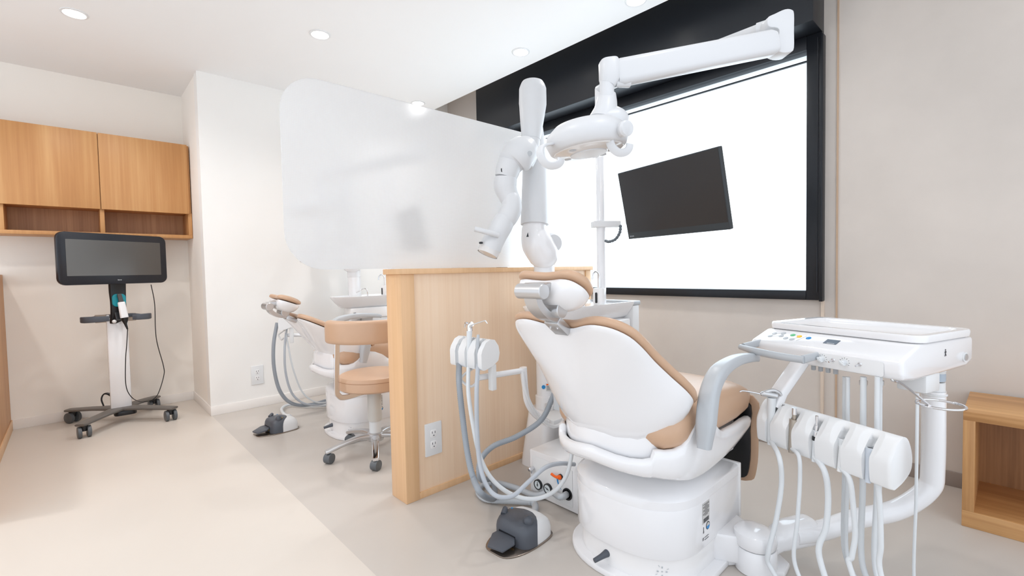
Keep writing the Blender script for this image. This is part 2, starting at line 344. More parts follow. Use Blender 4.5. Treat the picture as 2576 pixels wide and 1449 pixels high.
b=MB(); b.rings([[Vector((x,y,.270)) for x,y in o1],[Vector((x,y,.296)) for x,y in o1],[Vector((x,y,.304)) for x,y in o2],[Vector((x,y,.316)) for x,y in o3],[Vector((x+(1.55-x)*.3,CY+(y-CY)*.72,.330)) for x,y in o1],[Vector((x+(1.55-x)*.5,CY+(y-CY)*.5,.352)) for x,y in o1]]); link('base_lid',b,BODY,ch)
b=MB(); y=CY-.2325
b.box((1.80,CY-.236,.105),(1.816,CY+.236,.31),.004); link('side_panel_edge',b,WHITE,ch)
# neck
link('lift_column',MB().prism([(1.48,CY-.10),(1.70,CY-.10),(1.70,CY+.10),(1.48,CY+.10)],.31,.372,T0,.01),WHITE2,ch)
# lever on the skirt
p0=at(1534,1387,z=.062); d=Vector((p0.x-1.5,p0.y-CY,0)).normalized(); p0=p0-d*.004
tipd=(d+Vector((-.55,.35,0))).normalized()
b=MB().tube([p0-d*.02,p0+d*.012],[.019,.019],20,1).tube([p0+d*.008,p0+d*.020+Vector((0,0,-.001)),p0+d*.022+tipd*.02+Vector((0,0,-.006)),p0+d*.022+tipd*.05+Vector((0,0,-.012))],[.0155,.013,.0095,.0078],16,4)
link('foot_lever',b,DGREY,low)
# print beside the lever (four arrows round a cross)
def onskirt(px,py,z): return at(px,py,z=z)
Mk=fr((1.5,CY,0),(0,0,1),(0,1,0))
b=MB(); cc=at(1565,1402,z=.06); nd=Vector((cc.x-1.52,cc.y-CY,0)).normalized()
for sgn in (1,):
    # place on the true skirt surface
    pass
def skirt_point(ang,z):
    n=60; c,s_=math.cos(ang),math.sin(ang); p=2.4
    return Vector((1.52+.202*math.copysign(abs(c)**(2/p),c),CY+.225*math.copysign(abs(s_)**(2/p),s_),z))
ang=R(222); sp=skirt_point(ang,.062); tx=(skirt_point(ang+.02,.062)-skirt_point(ang-.02,.062)).normalized(); nn=tx.cross(Vector((0,0,1)))
if nn.dot(sp-Vector((1.5,CY,.062)))<0: nn=-nn
M=fr(sp+nn*.0008,tx,(0,0,1))
if (M.to_3x3()@Vector((0,0,1))).dot(nn)<0: M=fr(sp+nn*.0008,-tx,(0,0,1))
b.box((-.003,-.0006,0),(.003,.0006,.0006),0,M).box((-.0006,-.003,0),(.0006,.003,.0006),0,M)
for k in range(4):
    a=R(90*k); b.box((.011,-.002,0),(.017,.002,.0006),0,M@Matrix.Rotation(a,4,'Z')).box((.017,-.0006,0),(.024,.0006,.0006),0,M@Matrix.Rotation(a+.5,4,'Z'))
link('lever_print',b,GREY,low)
# rating sticker on the flat side
cv=None
def side(px,py): return at(px,py,y=CY-.2335)
a=side(1767,1266); c_=side(1786,1310)
M=fr((0,CY-.2335,0),(1,0,0),(0,0,1))
b=MB(); L0,L1,Z0,Z1=a.x,a.x+.052,.192,.262
st=link('rating_sticker',MB().prism([(L0,Z0),(L1,Z0),(L1,Z1),(L0,Z1)],0,.0006,M),LABEL,ch)
b=MB()
for k in range(11):
    zz=Z1-.005-k*.0038; b.box((L0+.003+(.012 if k%3==1 else 0),zz-.001,.0006),(L1-.004-(.01*(k%4==2)),zz+.0006,.0009),0,M)
for k in range(20):
    x=L0+.006+k*.002; b.box((x,Z0+.003,.0006),(x+(.0013 if k%3 else .0007),Z0+.017,.0009),0,M)
link('sticker_print',b,INK,st)
b=MB(); M2=M@Matrix.Translation((L1-.012,Z0-.016,0)); b.lathe([(.0135,0),(.0135,.0006)],M2,28); g=link('round_mark',b,INK,ch)
link('mark_field',MB().lathe([(.0105,.0005),(.0105,.0009)],M2,28),LABEL,g); link('mark_fill',MB().prism([(.0115*math.cos(R(180+180*k/12)),.0115*math.sin(R(180+180*k/12))) for k in range(13)],.0005,.0012,M2),BLUE,g)
b=MB(); M2=M@Matrix.Translation((L0+.008,Z0-.022,0)); b.lathe([(.0018,0),(.0018,.0006)],M2@Matrix.Translation((0,.009,0)),10).box((-.0012,-.003,0),(.0012,.007,.0006),0,M2).box((-.003,-.01,0),(-.0015,-.003,.0006),0,M2).box((.0012,-.010,0),(.0026,-.003,.0006),0,M2)
link('walking_figure_mark',b,INK,ch)
b=MB(); b.text('ST',.012,M@Matrix.Translation((L0+.006,Z0-.052,.0)),.0003)
for k in range(2): b.box((L0+.016,Z0-.05-k*.008,0),(L0+.045,Z0-.0485-k*.008,.0005),0,M)
link('side_print',b,INK,ch)
# tub (white cradle under the seat)
half=[(1.885,.70,.47,.425),(1.875,.682,.476,.415),(1.86,.68,.478,.411),(1.80,.677,.481,.397),(1.73,.675,.478,.382),(1.66,.675,.48,.370),(1.62,.675,.484,.366),(1.59,.675,.497,.364),(1.55,.675,.530,.362),(1.50,.675,.553,.362),(1.46,.677,.562,.363),(1.43,.678,.558,.366),(1.41,.68,.543,.369),(1.385,.683,.516,.375),(1.36,.689,.498,.38),(1.33,.699,.49,.387),(1.30,.714,.490,.394),(1.28,.729,.494,.399),(1.270,.738,.492,.401),(1.262,.745,.468,.400),(1.245,.765,.463,.402),(1.225,.80,.462,.407),(1.208,.84,.467,.413),(1.196,.885,.475,.42),(1.192,CY,.480,.424)]
path=half+[(x,2*CY-y,a_,b_) for x,y,a_,b_ in half[-2::-1]]
b=MB(); rs=[]; cen=Vector((1.52,CY,0)); NP=len(path)
for i,(x,y,zt_,zb_) in enumerate(path):
    p=Vector((x,y,0)); n=Vector(path[min(i+1,NP-1)][:2]+(0,))-Vector(path[max(i-1,0)][:2]+(0,)); n=Vector((n.y,-n.x,0)).normalized()
    if n.dot(Vector((1.55,CY,0))-p)<0: n=-n
    P_=lambda k,z: Vector((x+n.x*k,y+n.y*k,z)); h=zt_-zb_
    rs.append([P_(.030,zt_-.05),P_(.026,zt_-.010),P_(.020,zt_-.001),P_(.010,zt_),P_(.001,zt_-.007),P_(-.002,zt_-h*.30),P_(.002,zt_-h*.62),P_(.010,zb_+h*.14),P_(.022,zb_+.001),P_(.10,zb_+.002),P_(.10,zb_+.02),P_(.05,zb_+.03)])
b.rings(rs); tub=link('seat_shell',b,BODY,ch,angle=50)
b=MB().prism(smooth([(1.86,.74),(1.5,.74),(1.38,.79),(1.34,CY),(1.38,1.07),(1.5,1.12),(1.86,1.12)],4),.36,.46,T0,.006); link('seat_underside',b,WHITE2,ch)
# seat cushion
def rowloft(b,xs,yw,ztop,zbot,e=.03,n=9):
    rs=[]
    for x,w_,zt_,zb_ in zip(xs,yw,ztop,zbot):
        r_=[]
        for k in range(24):
            a=2*math.pi*k/24; c,s_=math.cos(a),math.sin(a); q=.42
            r_.append(Vector((x,CY+w_*math.copysign(abs(c)**q,c),(zt_+zb_)/2+(zt_-zb_)/2*math.copysign(abs(s_)**.75,s_))))
        rs.append(r_)
    return b.rings(rs)
b=MB(); rowloft(b,[1.27,1.285,1.31,1.36,1.45,1.56,1.66,1.76,1.84,1.88,1.90],[.17,.20,.225,.24,.248,.25,.252,.255,.255,.245,.21],[.555,.58,.60,.62,.632,.63,.628,.624,.612,.597,.575],[.53,.50,.475,.46,.455,.455,.455,.46,.475,.50,.54]); link('seat_cushion',b,TAN,ch,angle=60)
# leg rest hanging down at the foot end
Ml=fr((1.925,CY,.36),(0,1,0),Vector((-.16,0,.98)))
b=MB().pillow(smooth([(-.25,.19),(0,.2),(.25,.19),(.26,.05),(.245,-.12),(.20,-.18),(0,-.20),(-.20,-.18),(-.245,-.12),(-.26,.05)],4),(0,0),lambda x,y:.055,lambda x,y:.006,Ml)
# orient so that the padded face looks to the foot end
b.k=0; lr=link('leg_rest_cushion',b,TAN,ch,angle=60)
b=MB().prism([(x*.90,y*.93) for x,y in smooth([(-.25,.19),(0,.2),(.25,.19),(.26,.05),(.245,-.12),(.20,-.18),(0,-.20),(-.20,-.18),(-.245,-.12),(-.26,.05)],4)],-.014,-.002,Ml,.002); lb=link('leg_rest_back',b,BLK,ch,label='black underside of the leg rest')
# lower back shell
th=R(38); E_=Vector((-math.cos(th),0,math.sin(th))); NB=Vector((-math.sin(th),0,-math.cos(th)))
MB_=fr((1.40,CY,.624),(0,-1,0),E_)      # x = lateral, y = up the back, z = ?
zdir=(MB_.to_3x3()@Vector((0,0,1)))
SG=1 if zdir.dot(NB)>0 else -1
b=MB(); rs=[]
def xr_(a):
    T=((0,1.213),(.045,1.216),(.09,1.228),(.13,1.246),(.165,1.272),(.18,1.287))
    for (a0,b0),(a1,b1) in zip(T,T[1:]):
        if a<=a1: return b0+(b1-b0)*(a-a0)/(a1-a0)
    return T[-1][1]
for y in (-.180,-.178,-.170,-.15,-.12,-.08,-.04,0,.04,.08,.12,.15,.17,.178,.180):
    a=abs(y); x=xr_(a)+.006; f=0 if a<.17 else (a-.17)/.01
    rs.append([Vector((x+dx+f*.012*(dx<.06),CY+y,z-(.004*f if z>.5 else 0))) for dx,z in ((.22,.62),(.12,.625),(.06,.61),(.02,.58),(.004,.54),(.0,.50),(.003,.462),(.02,.432),(.10,.425),(.22,.425))])
b.rings(rs); link('lower_back_shell',b,BODY,ch,angle=60)
# backrest shell and cushion
half_b=[(0,.405),(.04,.408),(.09,.428),(.135,.438),(.186,.427),(.222,.392),(.235,.335),(.238,.26),(.25,.17),(.264,.09),(.262,.03),(.24,-.02),(.20,-.065),(.14,-.10),(.07,-.118),(0,-.122)]
outb=smooth(half_b+[(-x,y) for x,y in half_b[-2:0:-1]],3)
def Dback(x,y):
    t_=max(0,min(1,(.41-y)/.40)); return .036+.195*t_**1.15*(1-.42*t_*(abs(x)/.26)**2.5)
fdep,bdep=(Dback,lambda x,y:.004) if SG>0 else (lambda x,y:.004,Dback)
b=MB().pillow(outb,(0,.16),fdep,bdep,MB_,2.6,2.6); link('backrest_shell',b,BODY,ch,angle=70)
outc=[(x*1.03,y+(.009 if y>.1 else 0)) for x,y in outb]
Mc=MB_@Matrix.Translation((0,0,-SG*.015))
fd=lambda x,y:.022+0*x; cf=lambda x,y:.024
b=MB().pillow(outc,(0,.16),(lambda x,y:.014) if SG>0 else cf,cf if SG>0 else (lambda x,y:.014),Mc,5,5); link('backrest_cushion',b,TAN,ch,angle=70)
# headrest
Mh=fr((1.040,CY,.992),(0,-1,0),Vector((-math.cos(R(32)),0,math.sin(R(32)))))
hh=[(0,.060),(.04,.064),(.08,.070),(.112,.058),(.128,.022),(.126,-.018),(.108,-.058),(.065,-.088),(0,-.094)]
oh=[(x*.9,y*.84) for x,y in smooth(hh+[(-x,y) for x,y in hh[-2:0:-1]],4)]
hb=lambda x,y:.058; hf=lambda x,y:.003
b=MB().pillow(oh,(0,-.01),hb if SG>0 else hf,hf if SG>0 else hb,Mh,2.6,2.6); hr=link('headrest_shell',b,BODY,ch,angle=70)
oh2=[(x*1.06,y*1.09+.004) for x,y in oh]; Mh2=Mh@Matrix.Translation((0,0,-SG*.016)); cf=lambda x,y:.016+.7*max(0,abs(x)-.05)**1.5; cb=lambda x,y:.012
b=MB().pillow(oh2,(0,-.01),cb if SG>0 else cf,cf if SG>0 else cb,Mh2,4,4); link('headrest_cushion',b,TAN,ch,angle=70)
U1=Vector((.945,0,.990)); U2=Vector((1.022,0,.934))
def cyl(y0,y1,c,r,mb): return mb.lathe([(r*.0+.0001,y0),(r-.002,y0),(r,y0+.002),(r,y1-.002),(r-.002,y1),(.0001,y1)],fr((c.x,CY,c.z),(1,0,0),(0,0,1))@Matrix.Rotation(0,4,'Z'),32)
b=MB(); cyl(-.05,.05,U1,.022,b); hj=link('headrest_pivot',b,SILV,ch)
link('headrest_mount',MB().box((.945,CY-.036,.985),(1.01,CY+.036,1.014),.006),SILV,hj)
b=MB(); arc=[U1+Vector((0,CY,0)),Vector((.955,CY,.955)),Vector((.978,CY,.93)),Vector((1.006,CY,.914)),Vector((1.045,CY,.905))]
b.tube(arc,.011,10,6,sec=[(1,2.2),(1,-2.2),(-1,-2.2),(-1,2.2)],upv=(0.6,0,.8)); link('headrest_link',b,SILV,ch)
b=MB(); cyl(-.048,.048,U2,.024,b); link('headrest_lower_pivot',b,SILV,ch)
b=MB().box((-.027,-.036,-.014),(.027,.03,.014),.004,fr((1.052,CY,.884),(0,-1,0),E_)); hbk=link('headrest_bracket',b,SILV,ch)
for s in (-1,1):
    z=fr((1.052,CY,.884),(0,-1,0),E_); link('screw',MB().lathe([(.0045,.012),(.0045,.0155),(.003,.016),(.002,.0145)] if SG>0 else [(.0045,-.012),(.0045,-.0155),(.003,-.016),(.002,-.0145)],z@Matrix.Translation((s*.014,.008,0)),16),CHR,hbk)
# armrests
for s in (-1,1):
    y=CY+(s*.285 if s<0 else .305)
    arm=[(1.400,y,.490),(1.415,y,.57),(1.435,y,.645),(1.475,y,.692),(1.54,y,.718),(1.66,y,.728),(1.80,y,.716),(1.835,y,.705)]
    sec=rrect(2.1,2,.55,3)
    b=MB().tube(arm,[.018,.026,.0265,.025,.024,.020,.017,.015,.010],16,6,sec=sec,upv=(0,1,0)); link('armrest',b,GREY,ch)
# ================================================================== INSTRUMENT TABLE on the dentist's side
TA=R(17.45); TC=Vector((2.10,.378,.822)); TM=fr(TC,(math.cos(TA),-math.sin(TA),0),(math.sin(TA),math.cos(TA),0))   # x depth, y left, z up
def tp(u,v,z): return TM@Vector((u,v,z))
dt=thing('instrument_table','white dentist instrument table on a curved floor pipe at the right','instrument table',(1.70,.60,0))
b=MB(); cx_=.0
def ring(w_,d_,r_,z,cx=0): return [TM@Vector((x+cx,y,z)) for x,y in rrect(d_,w_,r_,5)]
b.rings([ring(.49,.322,.035,-.022),ring(.505,.336,.04,-.018),ring(.509,.340,.042,-.002),ring(.503,.334,.04,.004),ring(.455,.286,.035,.003),ring(.445,.276,.034,-.004),ring(.425,.256,.04,-.013)]); link('tray',b,BODY,dt)
prof=[(.165,-.022),(.165,-.10),(.12,-.118),(-.20,-.128),(-.262,-.122),(-.272,-.105),(-.274,-.066),(-.262,-.056),(-.175,-.022)]
Mb_=TM@Matrix(((1,0,0,0),(0,0,1,0),(0,1,0,0),(0,0,0,1)))
b=MB().prism(prof,-.25,.25,Mb_,.012,3); body=link('body',b,BODY,dt)
# recessed knob panel
M=TM@Matrix.Translation((-.2745,-.105,-.094))@Matrix(((0,0,-1,0),(-1,0,0,0),(0,1,0,0),(0,0,0,1)))   # x to the right, y up, z towards dentist
kp=link('knob_panel',MB().prism(rrect(.20,.046,.008),0,.0015,M,.0005),WHITE2,dt)
for x in (-.08,-.01):
    k=link('control_knob',MB().lathe([(.009,.001),(.008,.018),(.006,.02)],M@Matrix.Translation((x+.0,.004,0)),20).box((-.0025,-.012,.008),(.0025,.009,.022),.001,M@Matrix.Translation((x,.004,0))@Matrix.Rotation(R(50),4,'Z')),LGREY,kp)
    b=MB()
    for q in range(9): b.box((.0125,-.0005,.0015),(.016,.0005,.002),0,M@Matrix.Translation((x,.004,0))@Matrix.Rotation(R(q*30-30),4,'Z'))
    link('knob_scale',b,INK,kp)
for x in (-.045,.035): link('toggle_switch',MB().lathe([(.0065,.001),(.0065,.003),(.004,.004),(.003,.008)],M@Matrix.Translation((x,.006,0)),16).tube([(M@Vector((x,.006,.006))),(M@Vector((x-.003,.001,.02)))],[.0018,.0026],10,1),CHR,kp)
# membrane buttons on the sloping top
sl=Vector((.087,0,.034)).normalized(); Ms=TM@fr((-.218,0,-.0387),(0,-1,0),sl)     # x right, y up the slope
if (Ms.to_3x3()@Vector((0,0,1))).z<0: Ms=Ms@Matrix.Rotation(math.pi,4,'Y')
sgx=1
btn=[(-.195,.012,0),(-.165,.022,0),(-.198,-.010,0),(-.16,.0,0),(-.125,.016,1),(-.135,-.012,0),(-.11,-.014,0),(-.098,.012,2),(-.062,.008,3)]
def bx(v,w_): return TM@Vector((-.218+w_*sl.x,v,-.0387+w_*sl.z))
mats=[GREY,GREEN,YEL,BLUE]
nz=(TM.to_3x3()@Vector((-sl.z,0,sl.x))).normalized()
for x,y,k in btn:
    c=bx(-x,y); Mx=fr(c,TM.to_3x3()@Vector((0,-1,0)),TM.to_3x3()@sl)
    if (Mx.to_3x3()@Vector((0,0,1))).dot(nz)<0: Mx=fr(c,TM.to_3x3()@Vector((0,1,0)),TM.to_3x3()@sl)
    bt=link('button',MB().lathe([(.0088,-.001),(.0088,.0012),(.0075,.0018)],Mx,22),mats[k],body)
Mx=fr(bx(.0,.0),TM.to_3x3()@Vector((0,-1,0)),TM.to_3x3()@sl)
if (Mx.to_3x3()@Vector((0,0,1))).dot(nz)<0: Mx=fr(bx(0,0),TM.to_3x3()@Vector((0,1,0)),TM.to_3x3()@sl)
Mt=fr(bx(.0,.0)+nz*.0008,TM.to_3x3()@Vector((0,-1,0)),TM.to_3x3()@sl)
b=MB()
for q in (-1,1):
    pass
def onslope(mb,x0,y0,x1,y1,h=.0006):
    P4=[bx(-x0,y0),bx(-x1,y0),bx(-x1,y1),bx(-x0,y1)]; mb.add([p+nz*.0002 for p in P4]+[p+nz*h for p in P4],[(0,1,2,3),(4,5,6,7),(0,1,5,4),(1,2,6,5),(2,3,7,6),(3,0,4,7)]); return mb
def seg(mb,x0,y0,x1,y1,w_=.0007):
    a=bx(-x0,y0)+nz*.0004; c=bx(-x1,y1)+nz*.0004; mb.tube([a,c],w_*.6,6,1)
for a,c in (((-.190,.015),(-.172,.02)),((-.161,.017),(-.158,.006)),((-.168,-.002),(-.19,-.008)),((-.120,.02),(-.104,.018)),((-.099,.004),(-.104,-.006)),((-.076,.022),(-.09,-.022))): seg(b,a[0],a[1],c[0],c[1])
link('panel_print',b,GREY,body)
dpl=link('display',onslope(MB(),.0,-.014,.042,.016,.0012),mat('blue_grey_display',(62,74,90),.3),body)
b=MB(); onslope(b,.012,-.0125,.036,-.0105,.0016); link('display_print',b,WHITE2,dpl)
# handle
b=MB(); hz=-.078
pts=[(-.262,.225,hz+.008),(-.325,.232,hz+.004),(-.352,.215,hz),(-.366,.12,hz-.004),(-.362,.03,hz-.006),(-.352,-.012,hz-.008)]
b.tube([TM@Vector(p) for p in [(-.25,.215,hz+.012),(-.345,.222,hz)]],[.010,.012],14,1,sec=rrect(2.4,1.3,.5,3)).tube([TM@Vector(p) for p in [(-.350,.232,hz),(-.372,.15,hz-.003),(-.375,.06,hz-.006),(-.362,-.018,hz-.008)]],[.010,.0125,.0125,.012],16,6)
b.tube([TM@Vector(p) for p in [(-.36,-.012,hz-.008),(-.268,-.006,hz-.004)]],[.0125,.011],14,1,sec=rrect(2.2,1.3,.5,3)); link('handle',b,GREY,dt)
# side details
b=MB(); Mside=TM@fr((0,-.2505,0),(1,0,0),(0,0,1)); b.lathe([(.0022,0),(.0022,.0008)],Mside@Matrix.Translation((-.02,-.050,0)),10).prism([(-.0215,-.053),(-.0175,-.053),(-.0145,-.0585),(-.0155,-.059),(-.0185,-.0565),(-.0182,-.0615),(-.0145,-.069),(-.0160,-.070),(-.0198,-.0635),(-.0228,-.071),(-.0243,-.070),(-.0210,-.0615),(-.0212,-.0565),(-.0240,-.060),(-.0250,-.0592)],0,.0008,Mside)
link('walking_figure_mark',b,INK,body)
b=MB().tube([TM@Vector((.105,-.254,-.085)),TM@Vector((.105,-.235,-.085))],[.016,.016],20,1); kb=link('brake_knob',b,WHITE2,dt); link('knob_ring',MB().tube([TM@Vector((.105,-.2565,-.085)),TM@Vector((.105,-.252,-.085))],[.011,.011],20,1),SILV,kb)
link('hinge_box',MB().box((-.12,-.245,-.180),(-.035,-.165,-.12),.006,TM),WHITE2,dt)
# cup ring in bent wire
rc=at(2366,1018,z=.655)
b=MB(); hub=tp(-.17,-.215,-.128)
b.tube([tp(-.20,-.19,-.118),tp(-.20,-.192,-.138),tp(-.185,-.21,-.146),rc+Vector((-.049,.018,.004))],.0035,10,6)
cir=[rc+Vector((.052*math.cos(u),.052*math.sin(u),0)) for u in [2*math.pi*k/32 for k in range(32)]]
rr=[[p+Vector((math.cos(u)*math.cos(2*math.pi*k/32),math.cos(u)*math.sin(2*math.pi*k/32),math.sin(u)))*.0035 for u in [2*math.pi*j/8 for j in range(8)]] for k,p in enumerate(cir)]
b.rings(rr,False,I4,True); link('wire_ring',b,CHR,dt)
# floor pipe with swivel housing
pv=Vector((2.19,.187,0))
pts=[(1.80,.515,.108),(1.90,.45,.112),(2.02,.375,.135),(2.13,.275,.165),(2.183,.20,.245),(2.19,.187,.33),(2.19,.187,.60)]
b=MB().tube(pts,.034,20,10); link('floor_pipe',b,BODY,dt)
b=MB()
for z0,z1,r_ in ((.585,.592,.037),(.60,.632,.031),(.636,.668,.031),(.668,.70,.032)):
    b.lathe([(r_-.002,z0),(r_,z0+.002),(r_,z1-.002),(r_-.002,z1)],Matrix.Translation(pv),24)
link('pipe_collar',b,WHITE2,dt); link('collar_band',MB().lathe([(.0315,.637),(.0315,.664)],Matrix.Translation(pv),24),mat('blue_grey_band',(178,190,202),.4),dt)
SJ=Vector((1.690,.598,0))
b=MB().lathe([(.062,0),(.066,.004),(.066,.082),(.063,.086)],Matrix.Translation(SJ),36,); link('swivel_base',b,BODY,dt)
def sbox(w0,w1,h,z,ox,oy,r_): return [SJ+Vector((x+ox,y+oy,z)) for x,y in rrect(w0,w1,r_,5)]
b=MB().rings([sbox(.128,.122,0,.089,0,.0,.058),sbox(.134,.128,0,.094,0,0,.06),sbox(.134,.128,0,.120,0,.002,.058),sbox(.122,.118,0,.136,-.004,.006,.05),sbox(.09,.09,0,.146,-.008,.010,.035),sbox(.04,.04,0,.150,-.01,.012,.015)]); link('swivel_cap',b,BODY,dt)
dx=Vector((.80,-.45,0)).normalized()
b=MB().tube([SJ+dx*k+Vector((0,0,z)) for k,z in ((.02,.082),(.08,.092),(.13,.102),(.21,.106),(.225,.106))],[.042,.038,.046,.048,.044],20,4,sec=rrect(2,2,.75,5),upv=(0,0,1)); link('pipe_socket',b,BODY,dt,angle=50)
b=MB().prism([(1.60,.70),(1.66,.65),(1.655,.57),(1.70,.51),(1.77,.515),(1.815,.57),(1.80,.66),(1.80,.72)],0,.022,T0,.006).prism([(1.60,.71),(1.635,.64),(1.67,.60),(1.74,.62),(1.80,.71)],.02,.12,T0,.012); link('floor_bracket',b,BODY,dt)
# support strut to the instrument rack
st0=at(1950,935,d=1.56); st1=at(1935,985,d=1.52)
RA=R(22); RO=Vector((1.655,.199,.57)); RX=Vector((math.sin(RA),math.cos(RA),0)); RN=Vector((math.cos(RA),-math.sin(RA),0))
Mr=fr(RO,RX,RN)          # x along the rack (left), y away, z ?
rz=(Mr.to_3x3()@Vector((0,0,1))).z
def rp(v,w_,z): return RO+RX*v+RN*w_+Vector((0,0,z))
b=MB().tube([rp(.36,.13,.20),rp(.40,.015,.03),rp(.405,-.01,-.02)],1,12,1,sec=rrect(.03,.062,.008,3),upv=(0,0,1)); link('rack_strut',b,BODY,dt)
# rack with scalloped holder bays
secp=smooth([(-.060,-.066),(-.052,-.046),(-.032,-.016),(-.008,.0),(.014,-.008),(.031,-.038),(.037,-.07),(.029,-.10),(-.004,-.124),(-.036,-.137),(-.050,-.140),(-.056,-.132),(-.060,-.10)],4)
bays=[.385,.305,.225,.145,.065]
b=MB(); N_=261; rs=[]
for i in range(N_+1):
    v=.435*i/N_; dist=min(abs(v-q) for q in bays); sc_=min(1,max(0,(.0100-dist)/.0025)); eg=min(v,.435-v); sh_=1-.10*max(0,1-eg/.010)**2
    r_=[]
    for j,(w_,z) in enumerate(secp):
        ww,zz=w_*sh_,z
        if w_<-.018 and sc_>0: ww=w_+(.030 if w_<-.036 else .030*(-.018-w_)/.018)*(1-(1-sc_)**2)
        if z>-.075 and w_<.02:
            rr2=(dist/.030)**2+((w_+.036)/.034)**2; zz=z-.015*max(0,1-rr2)
        r_.append(rp(v,ww,zz))
    rs.append(r_)
b.rings(rs); rk=link('instrument_rack',b,WHITE2,dt,angle=70)
for v in bays:
    b=MB().lathe([(.0125,-.075),(.0135,-.046),(.0155,-.0465),(.0142,-.072),(.001,-.074)],fr(rp(v,-.030,0),RX,RN) if rz>0 else Matrix.Translation(rp(v,-.030,0)),22); link('holder_cup',b,GREY if v==bays[0] else LGREY,rk)
b=MB().text('Y',.016,fr(rp(.36,-.02,-.004),-RX,Vector(RN)*.9+Vector((0,0,.4))),.0003); link('rack_mark',b,INK,rk)
# ---- instruments standing in the rack, each with its hose
def px_path(lst): return [at(x,y,d=d_) for x,y,d_ in lst]
def hose(pts,r,m,parent,name='hose',n=10,rib=0):
    b=MB()
    if rib:
        P=spl(pts,n); L=[0]
        for i in range(1,len(P)): L.append(L[-1]+(P[i]-P[i-1]).length)
        k=int(L[-1]/rib); Q=[]; j=0
        for i in range(k*2+1):
            s_=L[-1]*i/(k*2)
            while j<len(L)-2 and L[j+1]<s_: j+=1
            t=(s_-L[j])/max(1e-6,L[j+1]-L[j]); Q.append(P[j].lerp(P[j+1],t))
        rr_=[r if i%2 else r*.86 for i in range(len(Q))]
        b.tube(Q,lambda t: rr_[min(len(Q)-1,int(round(t*(len(Q)-1))))],14,1); 
    else: b.tube(pts,r,14,n)
    return link(name,b,m,parent,angle=60)
HP=[([(1960,1150),(1966,1215),(1953,1305),(1934,1385),(1937,1425)],1.54,2126,1.56),([(2010,1150),(2012,1215),(2006,1310),(2000,1420)],1.50,2133,1.53),
 ([(2074,1185),(2083,1245),(2078,1325),(2061,1400)],1.445,2172,1.48),([(2137,1205),(2146,1270),(2151,1345),(2143,1400),(2138,1425)],1.385,2213,1.45),([(2206,1215),(2213,1275),(2216,1370),(2215,1440)],1.335,2207,1.43)]
def loop(i,v):
    lst,d_,tx,td=HP[i]; a=rp(v,-.046,-.13); P_=[a]+[at(x,y,d=d_) for x,y in lst]; P_=[p for p in P_ if p.z>.06 or p is a]
    t=at(tx,948,d=td); e=P_[-1]; back=Vector((t.x-e.x,t.y-e.y,0))
    P_+=[Vector((e.x-.05,e.y-.06,.014))+back*.15,Vector((t.x-.06,t.y-.07,.014))-back*.15,Vector((t.x,t.y,.10)),Vector((t.x+.004,t.y,.35)),Vector((t.x,t.y,t.z-.08)),t]
    return P_
def syringe_head(mb,base,axis,noz,l=.10,s=1.0):
    pass
instr=[('three_way_syringe','chrome-tipped three-way air and water syringe in the left bay of the right-hand rack','syringe'),
 ('handpiece_coupling','hose end with brown-grey metal sleeve in the second bay of the rack','handpiece'),
 ('handpiece_connector','hose end with thin stepped metal connector and black collar, middle bay of the rack','handpiece'),
 ('empty_hose_connector','plain white hose end sunk in the fourth bay of the rack','hose'),
 ('scaler_hose','pale hose end with open grey collar in the right-hand bay of the rack','hose')]
